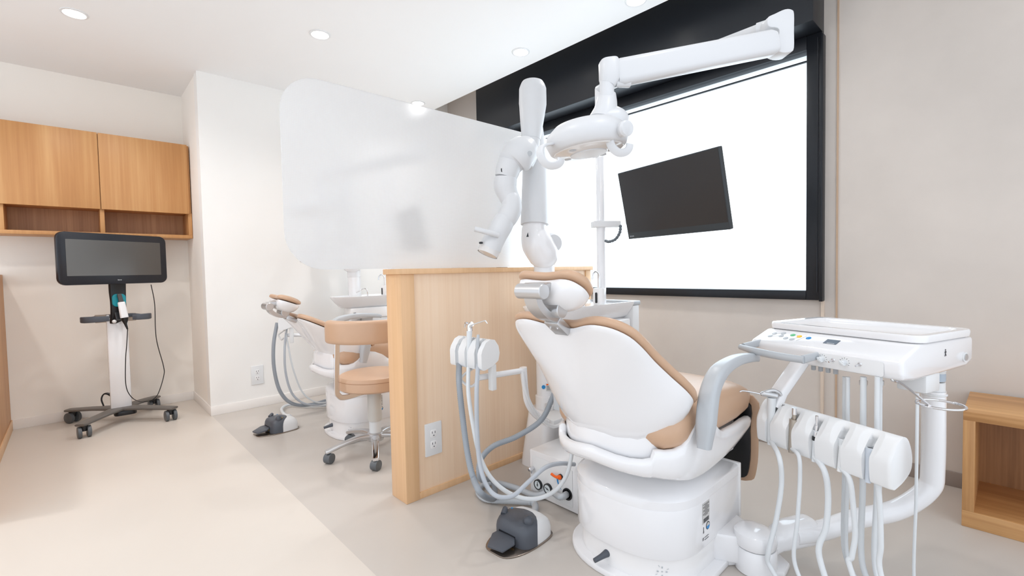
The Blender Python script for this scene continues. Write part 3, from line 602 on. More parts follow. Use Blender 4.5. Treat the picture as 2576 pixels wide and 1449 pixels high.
for i,(nm,lb,cat) in enumerate(instr):
    v=bays[i]; a=rp(v,-.046,0); t=thing(nm,lb,cat,rp(v,-.046,-.10))
    ax=Vector((.0,0,1)) if i else Vector((-.12,.09,1)).normalized()
    low=rp(v,-.048,-.145)
    if i==0:
        top=rp(v,-.03,.005)
        link('grip',MB().tube([low,top+Vector((-.004,.006,.012))],[.0085,.0145],16,1),LGREY,t)
        hd=top+Vector((-.005,.012,.018)); b=MB().tube([hd+Vector((.012,-.018,0)),hd+Vector((-.012,.012,.008)),hd+Vector((-.02,.022,.006))],[.011,.010,.006],12,3).tube([hd+Vector((-.012,.012,.012)),hd+Vector((.006,-.008,.020)),hd+Vector((.018,-.024,.012)),hd+Vector((.022,-.03,.002))],[.006,.0065,.006,.005],10,4);  link('head',b,SILV,t)
        link('nozzle',MB().tube([hd+Vector((-.018,.02,.006)),hd+Vector((-.06,.062,.018)),hd+Vector((-.072,.074,.016))],.0026,8,6),CHR,t)
    elif i==1: link('sleeve',MB().tube([low,rp(v,-.034,-.035)],[.008,.0145],18,1).tube([rp(v,-.034,-.04),rp(v,-.033,-.012)],[.006,.0065],14,1),mat('champagne_metal',(178,168,156),.35,metal=.6),t); link('coupling',MB().tube([rp(v,-.033,-.018),rp(v,-.033,.004)],[.008,.0075],14,1),CHR,t)
    elif i==2:
        link('sleeve',MB().tube([low,rp(v,-.04,-.075)],[.0075,.0095],18,1),LGREY,t); link('collar',MB().tube([rp(v,-.04,-.078),rp(v,-.0395,-.066)],[.0105,.0105],18,1),BLK,t)
        link('connector',MB().tube([rp(v,-.04,-.066),rp(v,-.039,-.05),rp(v,-.038,-.049),rp(v,-.037,-.03),rp(v,-.037,-.029),rp(v,-.036,.0)],[.0075,.0075,.0055,.0055,.0035,.0045],14,1),CHR,t)
    elif i==3: link('sleeve',MB().tube([low,rp(v,-.038,-.065)],[.007,.0075],18,1),WHITE2,t)
    else:
        link('sleeve',MB().tube([low,rp(v,-.042,-.10),rp(v,-.036,-.048)],[.0075,.0095,.0135],18,1),mat('pale_blue_grey_plastic',(200,207,216),.4),t); link('collar_hole',MB().tube([rp(v,-.0358,-.0479),rp(v,-.0357,-.047)],[.009,.009],16,1),DGREY,t)
    lp=[(0.20,.02),(.155,.0),(.11,.0),(-.02,-.05),(.06,-.03)][i]
    hose(loop(i,v),[.0078,.0062,.0086,.0075,.0072][i],LGREY,t)
b=MB()
for v in (.045,.02,-.005,-.03): link('tube_stub',MB().box((-.215,v-.006,-.148),(-.203,v+.006,-.124),.002,TM),GREY,dt)
for x_,d_ in ((2172,1.53),(2213,1.49)): link('hose_nut',MB().lathe([(.012,-.008),(.012,.006),(.008,.008),(.008,.016)],Matrix.Translation(at(x_,962,d=d_)),6),SILV,dt)
pc=at(2308,990,z=.66); hose([pc,pc+Vector((0,0,-.3)),pc+Vector((0,0,-.6)),Vector((pc.x-.03,pc.y-.05,.006)),Vector((pc.x-.12,pc.y-.06,.006))],.0042,LGREY,dt,'thin_cable')
# ================================================================== SPITTOON UNIT behind the chair
sp=thing('spittoon_unit','white spittoon basin unit with chrome spouts behind the large chair','spittoon',(1.98,1.56,0),'white spittoon units beside the dental chairs')
def bas(r,z,ins=0):
    out=[]
    for k in range(25):
        a=R(90+180*k/24); out.append(Vector((1.80+(.21-ins)*math.cos(a)*r,1.575+(.155-ins*.8)*math.sin(a)*r,z)))
    out+=[Vector((2.245,1.575-(.155-ins*.8)*r,z)),Vector((2.245,1.575+(.155-ins*.8)*r,z))]
    return out
b=MB().rings([bas(1,.775,.085),bas(1,.79,.062),bas(1,.82,.032),bas(1,.85,.008),bas(1,.862,.002),bas(1,.868,.0),bas(1,.869,.006),bas(1,.864,.014),bas(1,.858,.02),bas(1,.857,.04)]); bowl=link('basin',b,BODY,sp,angle=50)
link('bowl_hollow',MB().lathe([(.105,.0015),(.10,.0),(.06,.0012),(.012,.002)],Matrix.Translation((1.80,1.57,.858)),32),WHITE2,bowl)
link('cabinet',MB().prism([(1.70,1.47),(2.24,1.44),(2.24,1.70),(1.74,1.70)],.69,.776,T0,.012),WHITE,sp)
link('pedestal',MB().box((1.88,1.47,.0),(2.22,1.69,.72),.02),WHITE2,sp)
link('end_panel',MB().box((2.246,1.43,.62),(2.31,1.70,.845),.008),WHITE2,sp); link('end_cap',MB().box((2.243,1.425,.845),(2.316,1.705,.868),.005),GREY,sp)
link('cup_filler',MB().prism(rrect(.045,.06,.015),.858,.95,Matrix.Translation((2.0,1.475,0)),.006),WHITE,sp)
f=MB().tube([(2.0,1.475,.945),(2.0,1.475,1.0),(1.992,1.475,1.025),(1.972,1.475,1.035),(1.953,1.475,1.025),(1.946,1.475,.995)],.0048,12,8); link('cup_spout',f,CHR,sp)
link('cup_sensor',MB().prism(rrect(.012,.055,.005),0,.004,fr((1.976,1.475,.90),(0,-1,0),(0,0,1)),.001),BLK,sp)
f=MB().tube([(1.835,1.45,.86),(1.833,1.45,.905),(1.822,1.45,.925),(1.80,1.455,.927),(1.775,1.47,.91),(1.755,1.482,.898)],.0042,12,8).lathe([(.009,.0),(.009,.006),(.005,.010)],Matrix.Translation((1.835,1.45,.860)),16); link('bowl_rinser',f,CHR,sp)
link('maker_mark',MB().box((1.722,1.4655,.73),(1.729,1.4675,.742)).box((1.733,1.4649,.73),(1.740,1.467,.742)),INK,sp)
# connection box on the floor
jb=thing('utility_box','low white utility box with two round gauges and an orange lever, on floor','utility box',(1.73,1.35,0))
XB=1.53
link('housing',MB().box((XB,1.172,.006),(1.95,1.538,.215),.006),BODY,jb)
fp=link('front_plate',MB().prism(rrect(.24,.165,.006),0,.002,fr((XB-.0005,1.40,.108),(0,-1,0),(0,0,1)),.0005),WHITE2,jb)
Mx0=fr((XB,1.3,0),(0,-1,0),(0,0,1)); sgf=(Mx0.to_3x3()@Vector((0,0,1))).x
def face(px,py): 
    p=at(px,py,x=XB-.003); return fr(p,(0,-1,0),(0,0,1))
def lt(mb,prof,M,seg=28): return mb.lathe([(r_,h*(-1 if sgf>0 else 1)) for r_,h in prof],M,seg)
for px,py in ((1355.5,1218),(1380,1228.5)):
    M=face(px,py); g=link('gauge',lt(MB(),[(.023,-.004),(.023,.010),(.019,.011),(.019,.008),(.001,.008)],M),BLK,jb); link('dial',lt(MB(),[(.0185,.0078),(.0185,.0088)],M),DIAL,g)
    b=MB(); a=R(0 if px<1370 else 70)
    b.box((-.0013,-.008,-.011 if sgf>0 else .009),(.0013,.013,-.0095 if sgf>0 else .0105),0,M@Matrix.Rotation(a,4,'Z')); lt(b,[(.0035,.009),(.0035,.0115)],M,12); link('needle',b,INK,g)
    link('gauge_caption',MB().prism([(.010*math.cos(t_)*1.0,.003*math.sin(t_)-.029) for t_ in [2*math.pi*k/16 for k in range(16)]],-.001,.001,M),LABEL,jb)
M=face(1411,1199); lt(b:=MB(),[(.012,0),(.012,.006)],M); lv=link('lever_socket',b,BLK,jb)
b=MB(); dz_=-1 if sgf>0 else 1
lt(b,[(.010,.003),(.010,.014),(.007,.016)],M,20); b.tube([M@Vector((0,0,.010*dz_)),M@Vector((-.018,-.001,.016*dz_)),M@Vector((-.040,.006,.018*dz_))],[.0095,.005,.0062],12,4); link('orange_lever',b,ORANGE,lv,label='orange lever')
b=MB(); q0=[(-.026,-.012),(-.022,-.03),(-.014,-.046),(.001,-.058),(-.009,-.045),(-.015,-.028),(-.017,-.012)]; b.prism(q0,-.001,.001,M); link('blue_arc',b,BLUE,jb)
M=face(1342,1177); link('drain_tap',lt(MB(),[(.008,0),(.008,.012),(.010,.013),(.010,.028),(.007,.03)],M,18).box((-.002,-.022,-.016 if sgf>0 else .006),(.002,.0,-.006 if sgf>0 else .016),0,M),CHR,jb)
M=face(1428,1243); link('hose_port',lt(MB(),[(.026,0),(.026,.004),(.019,.004),(.019,-.0)],M,24),BLK,jb)
# ================================================================== ROBOTIC CAMERA ARM on its column
ra=thing('robotic_camera_arm','white jointed robotic camera arm on a thick column by the oak partition','robotic arm',(1.86,1.73,0),'white robotic arms on columns beside the chairs')
cx,cy=1.856,1.728
def sq(w_,r_,z,c=(cx,cy)): return [Vector((c[0]+x,c[1]+y,z)) for x,y in rrect(w_,w_,r_,4)]
b=MB().rings([sq(.235,.06,0),sq(.232,.058,.02),sq(.20,.055,.16),sq(.165,.05,.30),sq(.155,.05,.305)]); link('base_skirt',b,BODY,ra)
b=MB().lathe([(.060,.30),(.060,.37),(.057,.372),(.053,.375),(.053,1.02),(.056,1.022),(.056,1.10),(.05,1.11)],Matrix.Translation((cx,cy,0)),32); col=link('column',b,BODY,ra)
Mcol=fr((cx-.053*.68,cy-.053*.73,.425),(.73,-.68,0),(0,0,1))
sg2=(Mcol.to_3x3()@Vector((0,0,1))).x; s2=-1 if sg2>0 else 1
lk=link('notice',MB().box((-.004,-.02,0*s2),(.026,.02,.0012*s2) if s2>0 else (.026,.02,0),0,Mcol@Matrix.Translation((0,0,0 if s2>0 else -.0012))),LABEL,col)
link('notice_band',MB().box((-.003,.012,-.002),(.025,.019,.002),0,Mcol),ORANGE,lk)
b=MB()
for k in range(4): b.box((-.001,.006-k*.006,-.0016),(.022,.0075-k*.006,.0016),0,Mcol)
link('notice_print',b,INK,lk)
link('round_notice',MB().lathe([(.010,-.002),(.010,.002)],Mcol@Matrix.Translation((-.018,.002,0)),20),BLUE,col)
link('bracket_block',MB().box((cx-.06,cy-.10,.30),(cx+.045,cy-.04,.345),.006),DIMWHITE,ra)
d0=2.53
def Q(x,y,d): return at(x,y,d=d)
b=MB().tube([Vector((cx,cy,1.09)),Vector((cx,cy,1.13)),Q(1368,640,2.5),Q(1352,612,2.48),Q(1345,585,2.48),Q(1345,560,2.48)],[.05,.056,.083,.085,.07,.06],26,6); link('shoulder',b,BODY,ra,angle=60)
link('shoulder_cap',MB().tube([Q(1385,612,2.50),Q(1394,612,2.46)],[.055,.045],24,1),DIMWHITE,ra)
b=MB().tube([Q(1345,565,2.48),Q(1346,420,2.50),Q(1342,300,2.50),Q(1340,240,2.50)],[.074,.066,.044,.04],26,5); ut=link('upper_tube',b,DIMWHITE,ra,angle=60)
link('indicator_mark',MB().prism([(0,0),(.012,0),(.009,.022),(.007,.02)],-.002,.004,fr(Q(1324,596,2.395),(.73,-.68,0),(0,0,1))),BLK,ra)
b=MB().tube([Q(1340,203,2.42),Q(1340,207,2.42),Q(1340,225,2.42),Q(1340,262,2.42),Q(1338,305,2.40),Q(1336,352,2.39)],[.018,.054,.070,.071,.060,.048],26,6); link('top_elbow',b,DIMWHITE,ra,angle=60)
b=MB().tube([Q(1336,350,2.39),Q(1332,385,2.38),Q(1318,412,2.36)],[.0465,.045,.048],26,5); link('forearm',b,DIMWHITE,ra,angle=60)
b=MB().tube([Q(1331,366,2.36),Q(1318,378,2.34),Q(1303,392,2.32),Q(1290,404,2.32),Q(1282,420,2.32)],[.055,.078,.086,.074,.057],26,6); link('second_elbow',b,DIMWHITE,ra,angle=60)
link('elbow_screw',MB().tube([Q(1331,386,2.27),Q(1333,386,2.25)],[.012,.012],14,1),GREY,ra)
b=MB().tube([Q(1284,408,2.31),Q(1276,432,2.31),Q(1272,447,2.31)],[.060,.059,.053],24,5); wj=link('wrist',b,DIMWHITE,ra,angle=60)
link('wrist_light',MB().prism(rrect(.022,.018,.004),-.002,.004,fr(Q(1266,428,2.262),(.73,-.68,.1),(0,0,1))),BLK,wj)
b=MB().tube([Q(1272,448,2.31),Q(1271,470,2.31),Q(1277,488,2.31),Q(1284,502,2.31)],[.055,.056,.050,.048],24,5); link('wrist_joint',b,DIMWHITE,ra,angle=60)
b=MB().tube([Q(1280,490,2.3),Q(1286,506,2.3),Q(1286,525,2.3),Q(1277,545,2.3),Q(1270,557,2.3)],[.038,.048,.052,.051,.047],24,5); link('lower_wrist',b,DIMWHITE,ra,angle=60)
b=MB().tube([Q(1270,552,2.3),Q(1262,568,2.29),Q(1250,590,2.28),Q(1238,612,2.27),Q(1233,626,2.27)],[.050,.053,.051,.053,.054],26,5); hd=link('camera_head',b,DIMWHITE,ra,angle=60)
link('lens_ring',MB().tube([Q(1233,624,2.27),Q(1226,640,2.265)],[.0535,.051],28,1,cap=False).tube([Q(1226.5,639,2.265),Q(1233,624,2.27)],[.047,.048],28,1),LENS,hd)
link('head_light',MB().prism(rrect(.018,.010,.004),-.001,.005,fr(Q(1210,611,2.225),(.73,-.68,0),(0,0,1))),BLK,hd)
link('grab_handle',MB().tube([Q(1254,592,2.22),Q(1230,585,2.20),Q(1194,576,2.19)],[.0125,.0125,.0125],18,4),DIMWHITE,ra)
# ================================================================== LIGHT POLE, OPERATING LIGHT, MONITOR
lp=thing('operating_light','white operating light with hook handles on a folded arm over the chair','operating light',(2.055,1.50,.87))
PXc,PYc=2.056,1.50
b=MB().lathe([(.0235,.858),(.0235,1.27),(.0225,1.272),(.0225,1.99),(.018,2.0)],Matrix.Translation((PXc,PYc,0)),24); link('pole',b,BODY,lp)
J=Q(1962,62,1.62)
b=MB().tube([Vector((PXc,PYc,1.975)),Vector((PXc,PYc,1.99))+(J-Vector((PXc,PYc,1.99)))*.04,Vector((PXc,PYc,1.99)).lerp(J,.5),Q(1930,68,1.64)],[.020,.024,.023,.021],20,3); link('boom',b,DIMWHITE,lp)
link('boom_collar',MB().tube([Q(1905,76,1.66),Q(1930,68,1.64)],[.0235,.0235],20,1),DIMWHITE,lp)
Jm=Q(1963,90,1.62); fx_=Vector((.73,-.68,0))
MJ=fr(Jm,fx_,(0,0,1))
b=MB().prism(smooth([(-.060,.046),(-.034,.060),(.0,.074),(.022,.072),(.030,.058),(.030,0),(.030,-.054),(.02,-.068),(-.01,-.070),(-.034,-.058),(-.034,-.03),(-.02,-.005),(-.026,.012),(-.056,.018)],3),-.030,.030,MJ,.008); link('elbow_block',b,DIMWHITE,lp,angle=50)
a0=Q(1548,186,1.50); a1=Q(1948,108,1.60)
b=MB().tube([a0,a0.lerp(a1,.03),a0.lerp(a1,.97),a1],[.032,.040,.040,.034],16,1,sec=rrect(2.05,1.45,.45,4),upv=(0,0,1)); link('spring_arm',b,DIMWHITE,lp)
link('arm_cover',MB().tube([a0+Vector((-.0,-.0,-.028)),a0.lerp(a1,.08)+Vector((0,0,-.034))],[.014,.018],12,1),DIMWHITE,lp)
link('drop_block',MB().tube([Q(1532,152,1.5),Q(1533,160,1.5),Q(1533,200,1.5),Q(1528,214,1.5)],[.028,.034,.033,.024],18,1,sec=rrect(1.95,1.9,.7,4),upv=(.73,-.68,0)),DIMWHITE,lp)
link('drop_tube',MB().tube([Q(1527,205,1.5),Q(1526,262,1.5)],[.0235,.022],20,1),DIMWHITE,lp)
link('yoke',MB().tube([Q(1527,236,1.51),Q(1526,255,1.51),Q(1523,278,1.5),Q(1518,300,1.5)],[.028,.033,.037,.046],20,4),DIMWHITE,lp)
Hc=Q(1476,350,1.5); lx=(rt+up*.135).normalized(); ly=(Vector((fw.x,fw.y,0))).normalized()
MH=fr(Hc,lx,ly); 
if (MH.to_3x3()@Vector((0,0,1))).z>0: pass
uz=1 if (MH.to_3x3()@Vector((0,0,1))).z>0 else -1
def hl(prof,M=MH,seg=44,sx=1,sy=1): return MB().lathe([(r_,h*uz) for r_,h in prof],M,seg,sx,sy)
b=hl([(.02,.056),(.06,.053),(.10,.042),(.125,.020),(.132,-.004),(.121,-.032),(.112,-.038),(.105,-.037)],sx=1.0,sy=1.05); hh_=link('lamp_housing',b,DIMWHITE,lp,angle=60)
link('rear_housing',MB().tube([Q(1462,330,1.5),Q(1490,318,1.5),Q(1520,309,1.5),Q(1554,305,1.5),Q(1572,306,1.5),Q(1579,308,1.5)],[.012,.034,.047,.044,.028,.008],20,5),DIMWHITE,lp,angle=60)
link('lens_ring',hl([(.112,-.035),(.109,-.041),(.064,-.045),(.060,-.0465),(.058,-.046)]),LENS,hh_)
link('inner_lens',hl([(.059,-.045),(.058,-.049),(.03,-.050),(.001,-.050)]),DIMWHITE,hh_)
for k in range(4): 
    a=R(45+90*k); link('lamp_spot',MB().lathe([(.012,0),(.010,.003*-uz),(.003,.004*-uz)],MH@Matrix.Translation((.083*math.cos(a),.083*math.sin(a),-.042*uz)),14),GREY,hh_)
link('tilt_knob',MB().tube([Q(1550,331,1.44),Q(1576,323,1.38),Q(1578,322.5,1.377)],[.022,.0235,.019],22,1),DIMWHITE,lp)
sh=rrect(.5,2.4,.2,2)
b=MB().tube([Q(1566,326,1.49),Q(1550,330,1.45),Q(1536,337,1.42),Q(1533,352,1.41),Q(1541,372,1.41),Q(1557,384,1.41),Q(1574,382,1.41),Q(1583,372,1.41),Q(1584,362,1.41)],.0115,8,6,sec=rrect(.7,2.2,.3,2),upv=None); link('hook_handle',b,DIMWHITE,lp)
b=MB().tube([Q(1402,360,1.46),Q(1380,364,1.44),Q(1364,368,1.42),Q(1358,384,1.41),Q(1366,404,1.41),Q(1382,416,1.41),Q(1400,415,1.41),Q(1410,407,1.41),Q(1411,398,1.41)],.0115,8,6,sec=rrect(.7,2.2,.3,2)); link('hook_handle',b,DIMWHITE,lp)
lm=Matrix.Translation(Q(1428,300,1.39)); 
link('warning_mark',MB().box((-.013,-.003,-.0005),(.013,.003,.0008),0,fr(Hc+lx*-.062+uz*Vector((0,0,0))+up*.040-ly*.074,lx,(up*.45+ly*.9))),INK,hh_)
# monitor on the pole
MC=Vector((2.017,1.093,1.366)); mx=Vector((-.214,-.977,.003)).normalized(); my=Vector((-.207,.049,.977)).normalized()
MM=fr(MC,mx,my); mz=1 if (MM.to_3x3()@Vector((0,0,1))).dot(fw)<0 else -1
mo=thing('pole_monitor','black widescreen monitor tilted on the light pole in front of the window','monitor',MC)
def zb(a,b_): return (min(a*mz,b_*mz),max(a*mz,b_*mz))
b=MB(); z0,z1=zb(-.022,0); b.prism(rrect(.58,.34,.004),z0,z1,MM,.003); z0,z1=zb(-.045,-.02); b.prism(rrect(.36,.22,.03),z0,z1,MM,.006); hs=link('housing',b,mat('dark_teal_grey_plastic',(44,50,54),.4),mo)
z0,z1=zb(-.001,.0008); link('screen',MB().prism(rrect(.568,.303,.002,cy=.013),z0,z1,MM),SCREEN,mo)
Mt=MM if mz>0 else MM@Matrix.Rotation(math.pi,4,'Y')
link('lettering',MB().text('IIYAMA',.0085,Mt@Matrix.Translation((-.262 if mz>0 else .262,-.156,.0004))),GREY,mo)
ar=MB()
back=MM@Vector((0,-.02,-.045*mz))
link('mount_arm',MB().tube([back,back-Vector(MM.to_3x3()@Vector((0,0,mz)))*.04,Vector((2.22,1.22,1.325)),Vector((2.20,1.38,1.325))],[.02]*4,12,3,sec=rrect(1.8,1.2,.4,3),upv=(0,0,1)),WHITE2,mo)
link('mount_joint',MB().lathe([(.028,1.285),(.03,1.29),(.03,1.335),(.026,1.342)],Matrix.Translation((2.19,1.40,0)),24),WHITE2,mo)
link('pole_clamp',MB().box((-.045,-.032,1.268),(.10,.032,1.30),.003,fr((PXc,PYc,0),(.80,-.6,0),(.6,.8,0))),WHITE2,mo)
b=MB(); cp_=spl([Q(1561,566,2.3),Q(1559,585,2.3),Q(1548,602,2.33),Q(1532,608,2.36),Q(1524,606,2.4)],8)
b.tube(cp_,lambda t: .0078 if int(t*32)%3 else .0055,12,1); link('cable_chain',b,mat('grey_blue_chain',(96,104,110),.5),mo)
# ================================================================== ASSISTANT HOLDER
ah=thing('assistant_holder','small white three-bay instrument holder on a thin arm by the oak partition','instrument holder',(1.25,1.52,.65),'small instrument holders beside the spittoon units')
AX=Vector((-.04,1,0)).normalized(); AN=Vector((1,.04,0)).normalized(); AO=Vector((1.225,1.430,.775))
def ap(v,w_,z): return AO+AX*v+AN*w_+Vector((0,0,z))
sec2=[(-.062,-.055),(-.056,-.038),(-.036,-.01),(-.012,.0),(.012,-.004),(.032,-.03),(.038,-.06),(.03,-.09),(.0,-.108),(-.045,-.120),(-.056,-.118),(-.061,-.11)]
b3=[.035,.095,.155]; rs=[]
for i in range(77):
    v=.20*i/76; dist=min(abs(v-q) for q in b3); sl_=1 if dist<.009 else 0
    rs.append([ap(v,max(w_,-.062)+(.026 if sl_ and w_<-.03 else 0),z) for w_,z in sec2])
link('holder_body',MB().rings(rs),WHITE2,ah,angle=45)
link('holder_post',MB().box((-.013,-.013,.56),(.013,.013,.668),.004,Matrix.Translation((1.245,1.46,0))),WHITE2,ah)
A0=Q(1203,950,1.93); A1=Q(1316,932,2.12)
link('horizontal_arm',MB().tube([A0,A1],[.013,.013],16,1),BODY,ah)
link('drop_arm',MB().tube([A1+Vector((0,0,.014)),Q(1321,975,2.13),Q(1327,1010,2.15),Q(1345,1040,2.19),Q(1375,1062,2.27)],[.017,.014,.016,.017,.017],14,6),BODY,ah)
link('arm_cable',MB().tube([Q(1314,935,2.10),Q(1322,985,2.10),Q(1345,1035,2.14),Q(1372,1064,2.2),Q(1400,1072,2.25),Q(1425,1050,2.25),Q(1438,1000,2.25),Q(1438,960,2.25)],.008,10,6),WHITE2,ah)
link('cable_loop',MB().tube([ap(.085,0,-.11),Q(1162,948,1.93),Q(1170,966,1.93),Q(1186,972,1.92),Q(1198,964,1.92)],.0055,10,6),WHITE2,ah)
link('floor_arm',MB().box((1.66,1.50,.285),(1.90,1.62,.325),.006),WHITE2,ah)
# instruments in the assistant holder
def hang(v,z=-.12): return ap(v,-.05,z)
t=thing('suction_hose','grey ribbed suction hose hanging from the left bay of the small holder','hose',ap(b3[2],-.05,-.12))
link('suction_valve',MB().tube([hang(b3[2],-.12),ap(b3[2],-.048,-.06),ap(b3[2],-.045,-.03)],[.011,.012,.010],12,1,sec=rrect(2,2,.5,3)),GREY,t)
F=lambda x,y: at(x,y,z=.02)
hose([hang(b3[2],-.11),Q(1155,965,1.87),Q(1165,1060,1.86),Q(1176,1140,1.83),Q(1190,1200,1.80),Q(1212,1243,1.76),F(1244,1259)+Vector((0,0,.012)),F(1236,1240)+Vector((.05,.05,.03)),Q(1209,1205,1.98),Q(1208,1160,1.98),Q(1240,1123,1.98),Q(1300,1098,2.0),Q(1360,1058,2.0),Q(1388,1005,2.02),Q(1400,970,2.05),Q(1412,930,2.1)],.0125,MGREY,t,'hose',10,.0075)
t=thing('assistant_syringe','chrome three-way syringe standing in the middle bay of the small holder','syringe',ap(b3[1],-.05,-.12))
link('grip',MB().tube([hang(b3[1],-.13),ap(b3[1],-.046,-.04),ap(b3[1],-.04,.03)],[.0075,.010,.012],14,3),LGREY,t)
tp0=ap(b3[1],-.038,.03)
link('head',MB().tube([tp0,tp0+Vector((0,0,.022)),tp0+Vector((.004,-.012,.03))],[.012,.012,.010],12,2).tube([tp0+Vector((0,.0,.024)),tp0+Vector((-.004,.022,.032)),tp0+Vector((-.004,.03,.012))],[.008,.005,.002],10,3),CHR,t)
link('nozzle',MB().tube([tp0+Vector((.002,-.01,.025)),tp0+Vector((.03,-.055,.042)),tp0+Vector((.033,-.062,.042)),tp0+Vector((.036,-.07,.032))],[.003,.0022,.002,.0015],8,3),CHR,t)
hose([hang(b3[1],-.12),Q(1178,985,1.86),Q(1190,1070,1.85),Q(1208,1150,1.84),Q(1240,1208,1.84),Q(1290,1245,1.84),Q(1345,1255,1.85),Q(1395,1235,1.88),Q(1425,1195,1.9),Q(1438,1140,1.92),Q(1437,1085,1.95)],.0085,LGREY,t)
t=thing('saliva_ejector','grey smooth suction hose with bent tip in the right bay of the small holder','hose',ap(b3[0],-.05,-.12))
link('tip',MB().tube([hang(b3[0],-.10),ap(b3[0],-.05,-.03),ap(b3[0],-.048,.0),ap(b3[0]+.006,-.04,.018)],[.007,.0085,.007,.006],12,4),GREY,t)
hose([hang(b3[0],-.10),Q(1199,985,1.80),Q(1200,1080,1.80),Q(1206,1160,1.80),Q(1222,1218,1.78),Q(1250,1248,1.76),Q(1290,1247,1.78),Q(1330,1212,1.82),Q(1372,1176,1.86),Q(1410,1166,1.92),Q(1445,1168,1.98)],.0088,mat('blue_grey_hose',(184,189,196),.4),t)
# ================================================================== FOOT CONTROL
fc=thing('foot_control','large charcoal and white foot control on a steel plate, beside the front chair','foot control',(1.235,1.315,0),'foot controls on the floor')
MF=Matrix.Translation((1.235,1.312,0))@Matrix.Rotation(R(4),4,'Z')
pl=smooth([(-.135,.0),(-.125,.055),(-.06,.088),(.04,.096),(.115,.08),(.135,.0),(.115,-.08),(.04,-.096),(-.06,-.088),(-.125,-.055)],4)
link('steel_plate',MB().prism(pl,0,.006,MF,.002),STEEL,fc)
def fo(s_,z,xmin=-9,xmax=9,dx=0): return [MF@Vector((min(max(.03+x*s_*.98,xmin),xmax),y*s_*1.02,z)) for x,y in ob]
ob=smooth([(-.085,.0),(-.082,.06),(-.05,.085),(.03,.088),(.085,.07),(.10,0),(.085,-.07),(.03,-.088),(-.05,-.085),(-.082,-.06)],4)
def cutx(y,s_): return .012+.9*y*y*0-.055*(1-(y/.09)**2)*-1 if 0 else (.0+.045*(1-min(1,abs(y)/.09)**2)*1.0)-.012
def dome(sc_,front):
    rs=[]
    for z,s_ in ((.006,1),(.045,1.0),(.062,.97),(.076,.9),(.085,.78),(.090,.6),(.092,.35),(.0925,.05)):
        r_=[]
        for x,y in ob:
            X=.03+x*s_*.98*sc_; Y_=y*s_*1.02*sc_; bd=.01+.055*(1-(Y_/.09)**2)
            r_.append(MF@Vector((min(X,bd) if front else X,Y_,z*sc_**.5-(.018*max(0,(X-.03)/.1) if not front else .018*max(0,(min(X,bd)-.03)/.1)))))
        rs.append(r_)
    return rs
link('rear_shell',MB().rings(dome(1,False)),WHITE2,fc,angle=60)
link('front_shell',MB().rings(dome(1.03,True)),DGREY,fc,angle=60)
link('side_knob',MB().lathe([(.013,.05),(.0175,.082),(.0195,.093),(.0175,.104),(.011,.111),(.001,.113)],MF@Matrix.Translation((-.004,-.056,0)),20),DGREY,fc)
link('chip_lever',MB().tube([MF@Vector((-.02,.06,.085)),MF@Vector((.0,.068,.098)),MF@Vector((.006,.068,.103))],[.012,.011,.006],14,3),DGREY,fc)
link('foot_pedal',MB().prism([(-.135,.03),(-.125,-.04),(-.07,-.052),(-.045,-.03),(-.05,.055),(-.075,.062)],.040,.050,MF@Matrix.Rotation(R(-10),4,'Y'),.003),DGREY,fc)
link('pedal_well',MB().box((-.0575,-.035,.008),(-.0535,.05,.045),0,MF),BLK,fc); link('spring_mark',MB().box((-.0595,-.03,.022),(-.0575,.0,.028),0,MF),YEL,fc)
link('blue_dot',MB().lathe([(.0045,.0),(.0045,.0012)],MF@Matrix.Translation((.03,.06,.0905)),14),BLUE,fc)
link('yellow_dot',MB().lathe([(.0055,.0),(.0055,.0016)],MF@Matrix.Translation((.018,-.05,.0925)),14),YEL,fc)
link('side_plug',MB().lathe([(.011,0),(.011,.003)],MF@fr((.09,-.075,.022),(0,0,1),(1,0.3,0)),16),DGREY,fc)
FH=hose([MF@Vector((.125,.03,.03)),F(1345,1268),F(1310,1262),F(1255,1262)+Vector((-.01,.03,0)),F(1215,1252),F(1203,1236),F(1215,1220),F(1250,1215),F(1300,1228),F(1345,1246),F(1385,1253)+Vector((0,0,.03)),at(1410,1250,x=XB-.05),at(1430,1241,x=XB+.01)],.0145,mat('pale_corrugated_hose',(192,197,202),.4),fc,'corrugated_hose',10,.008)
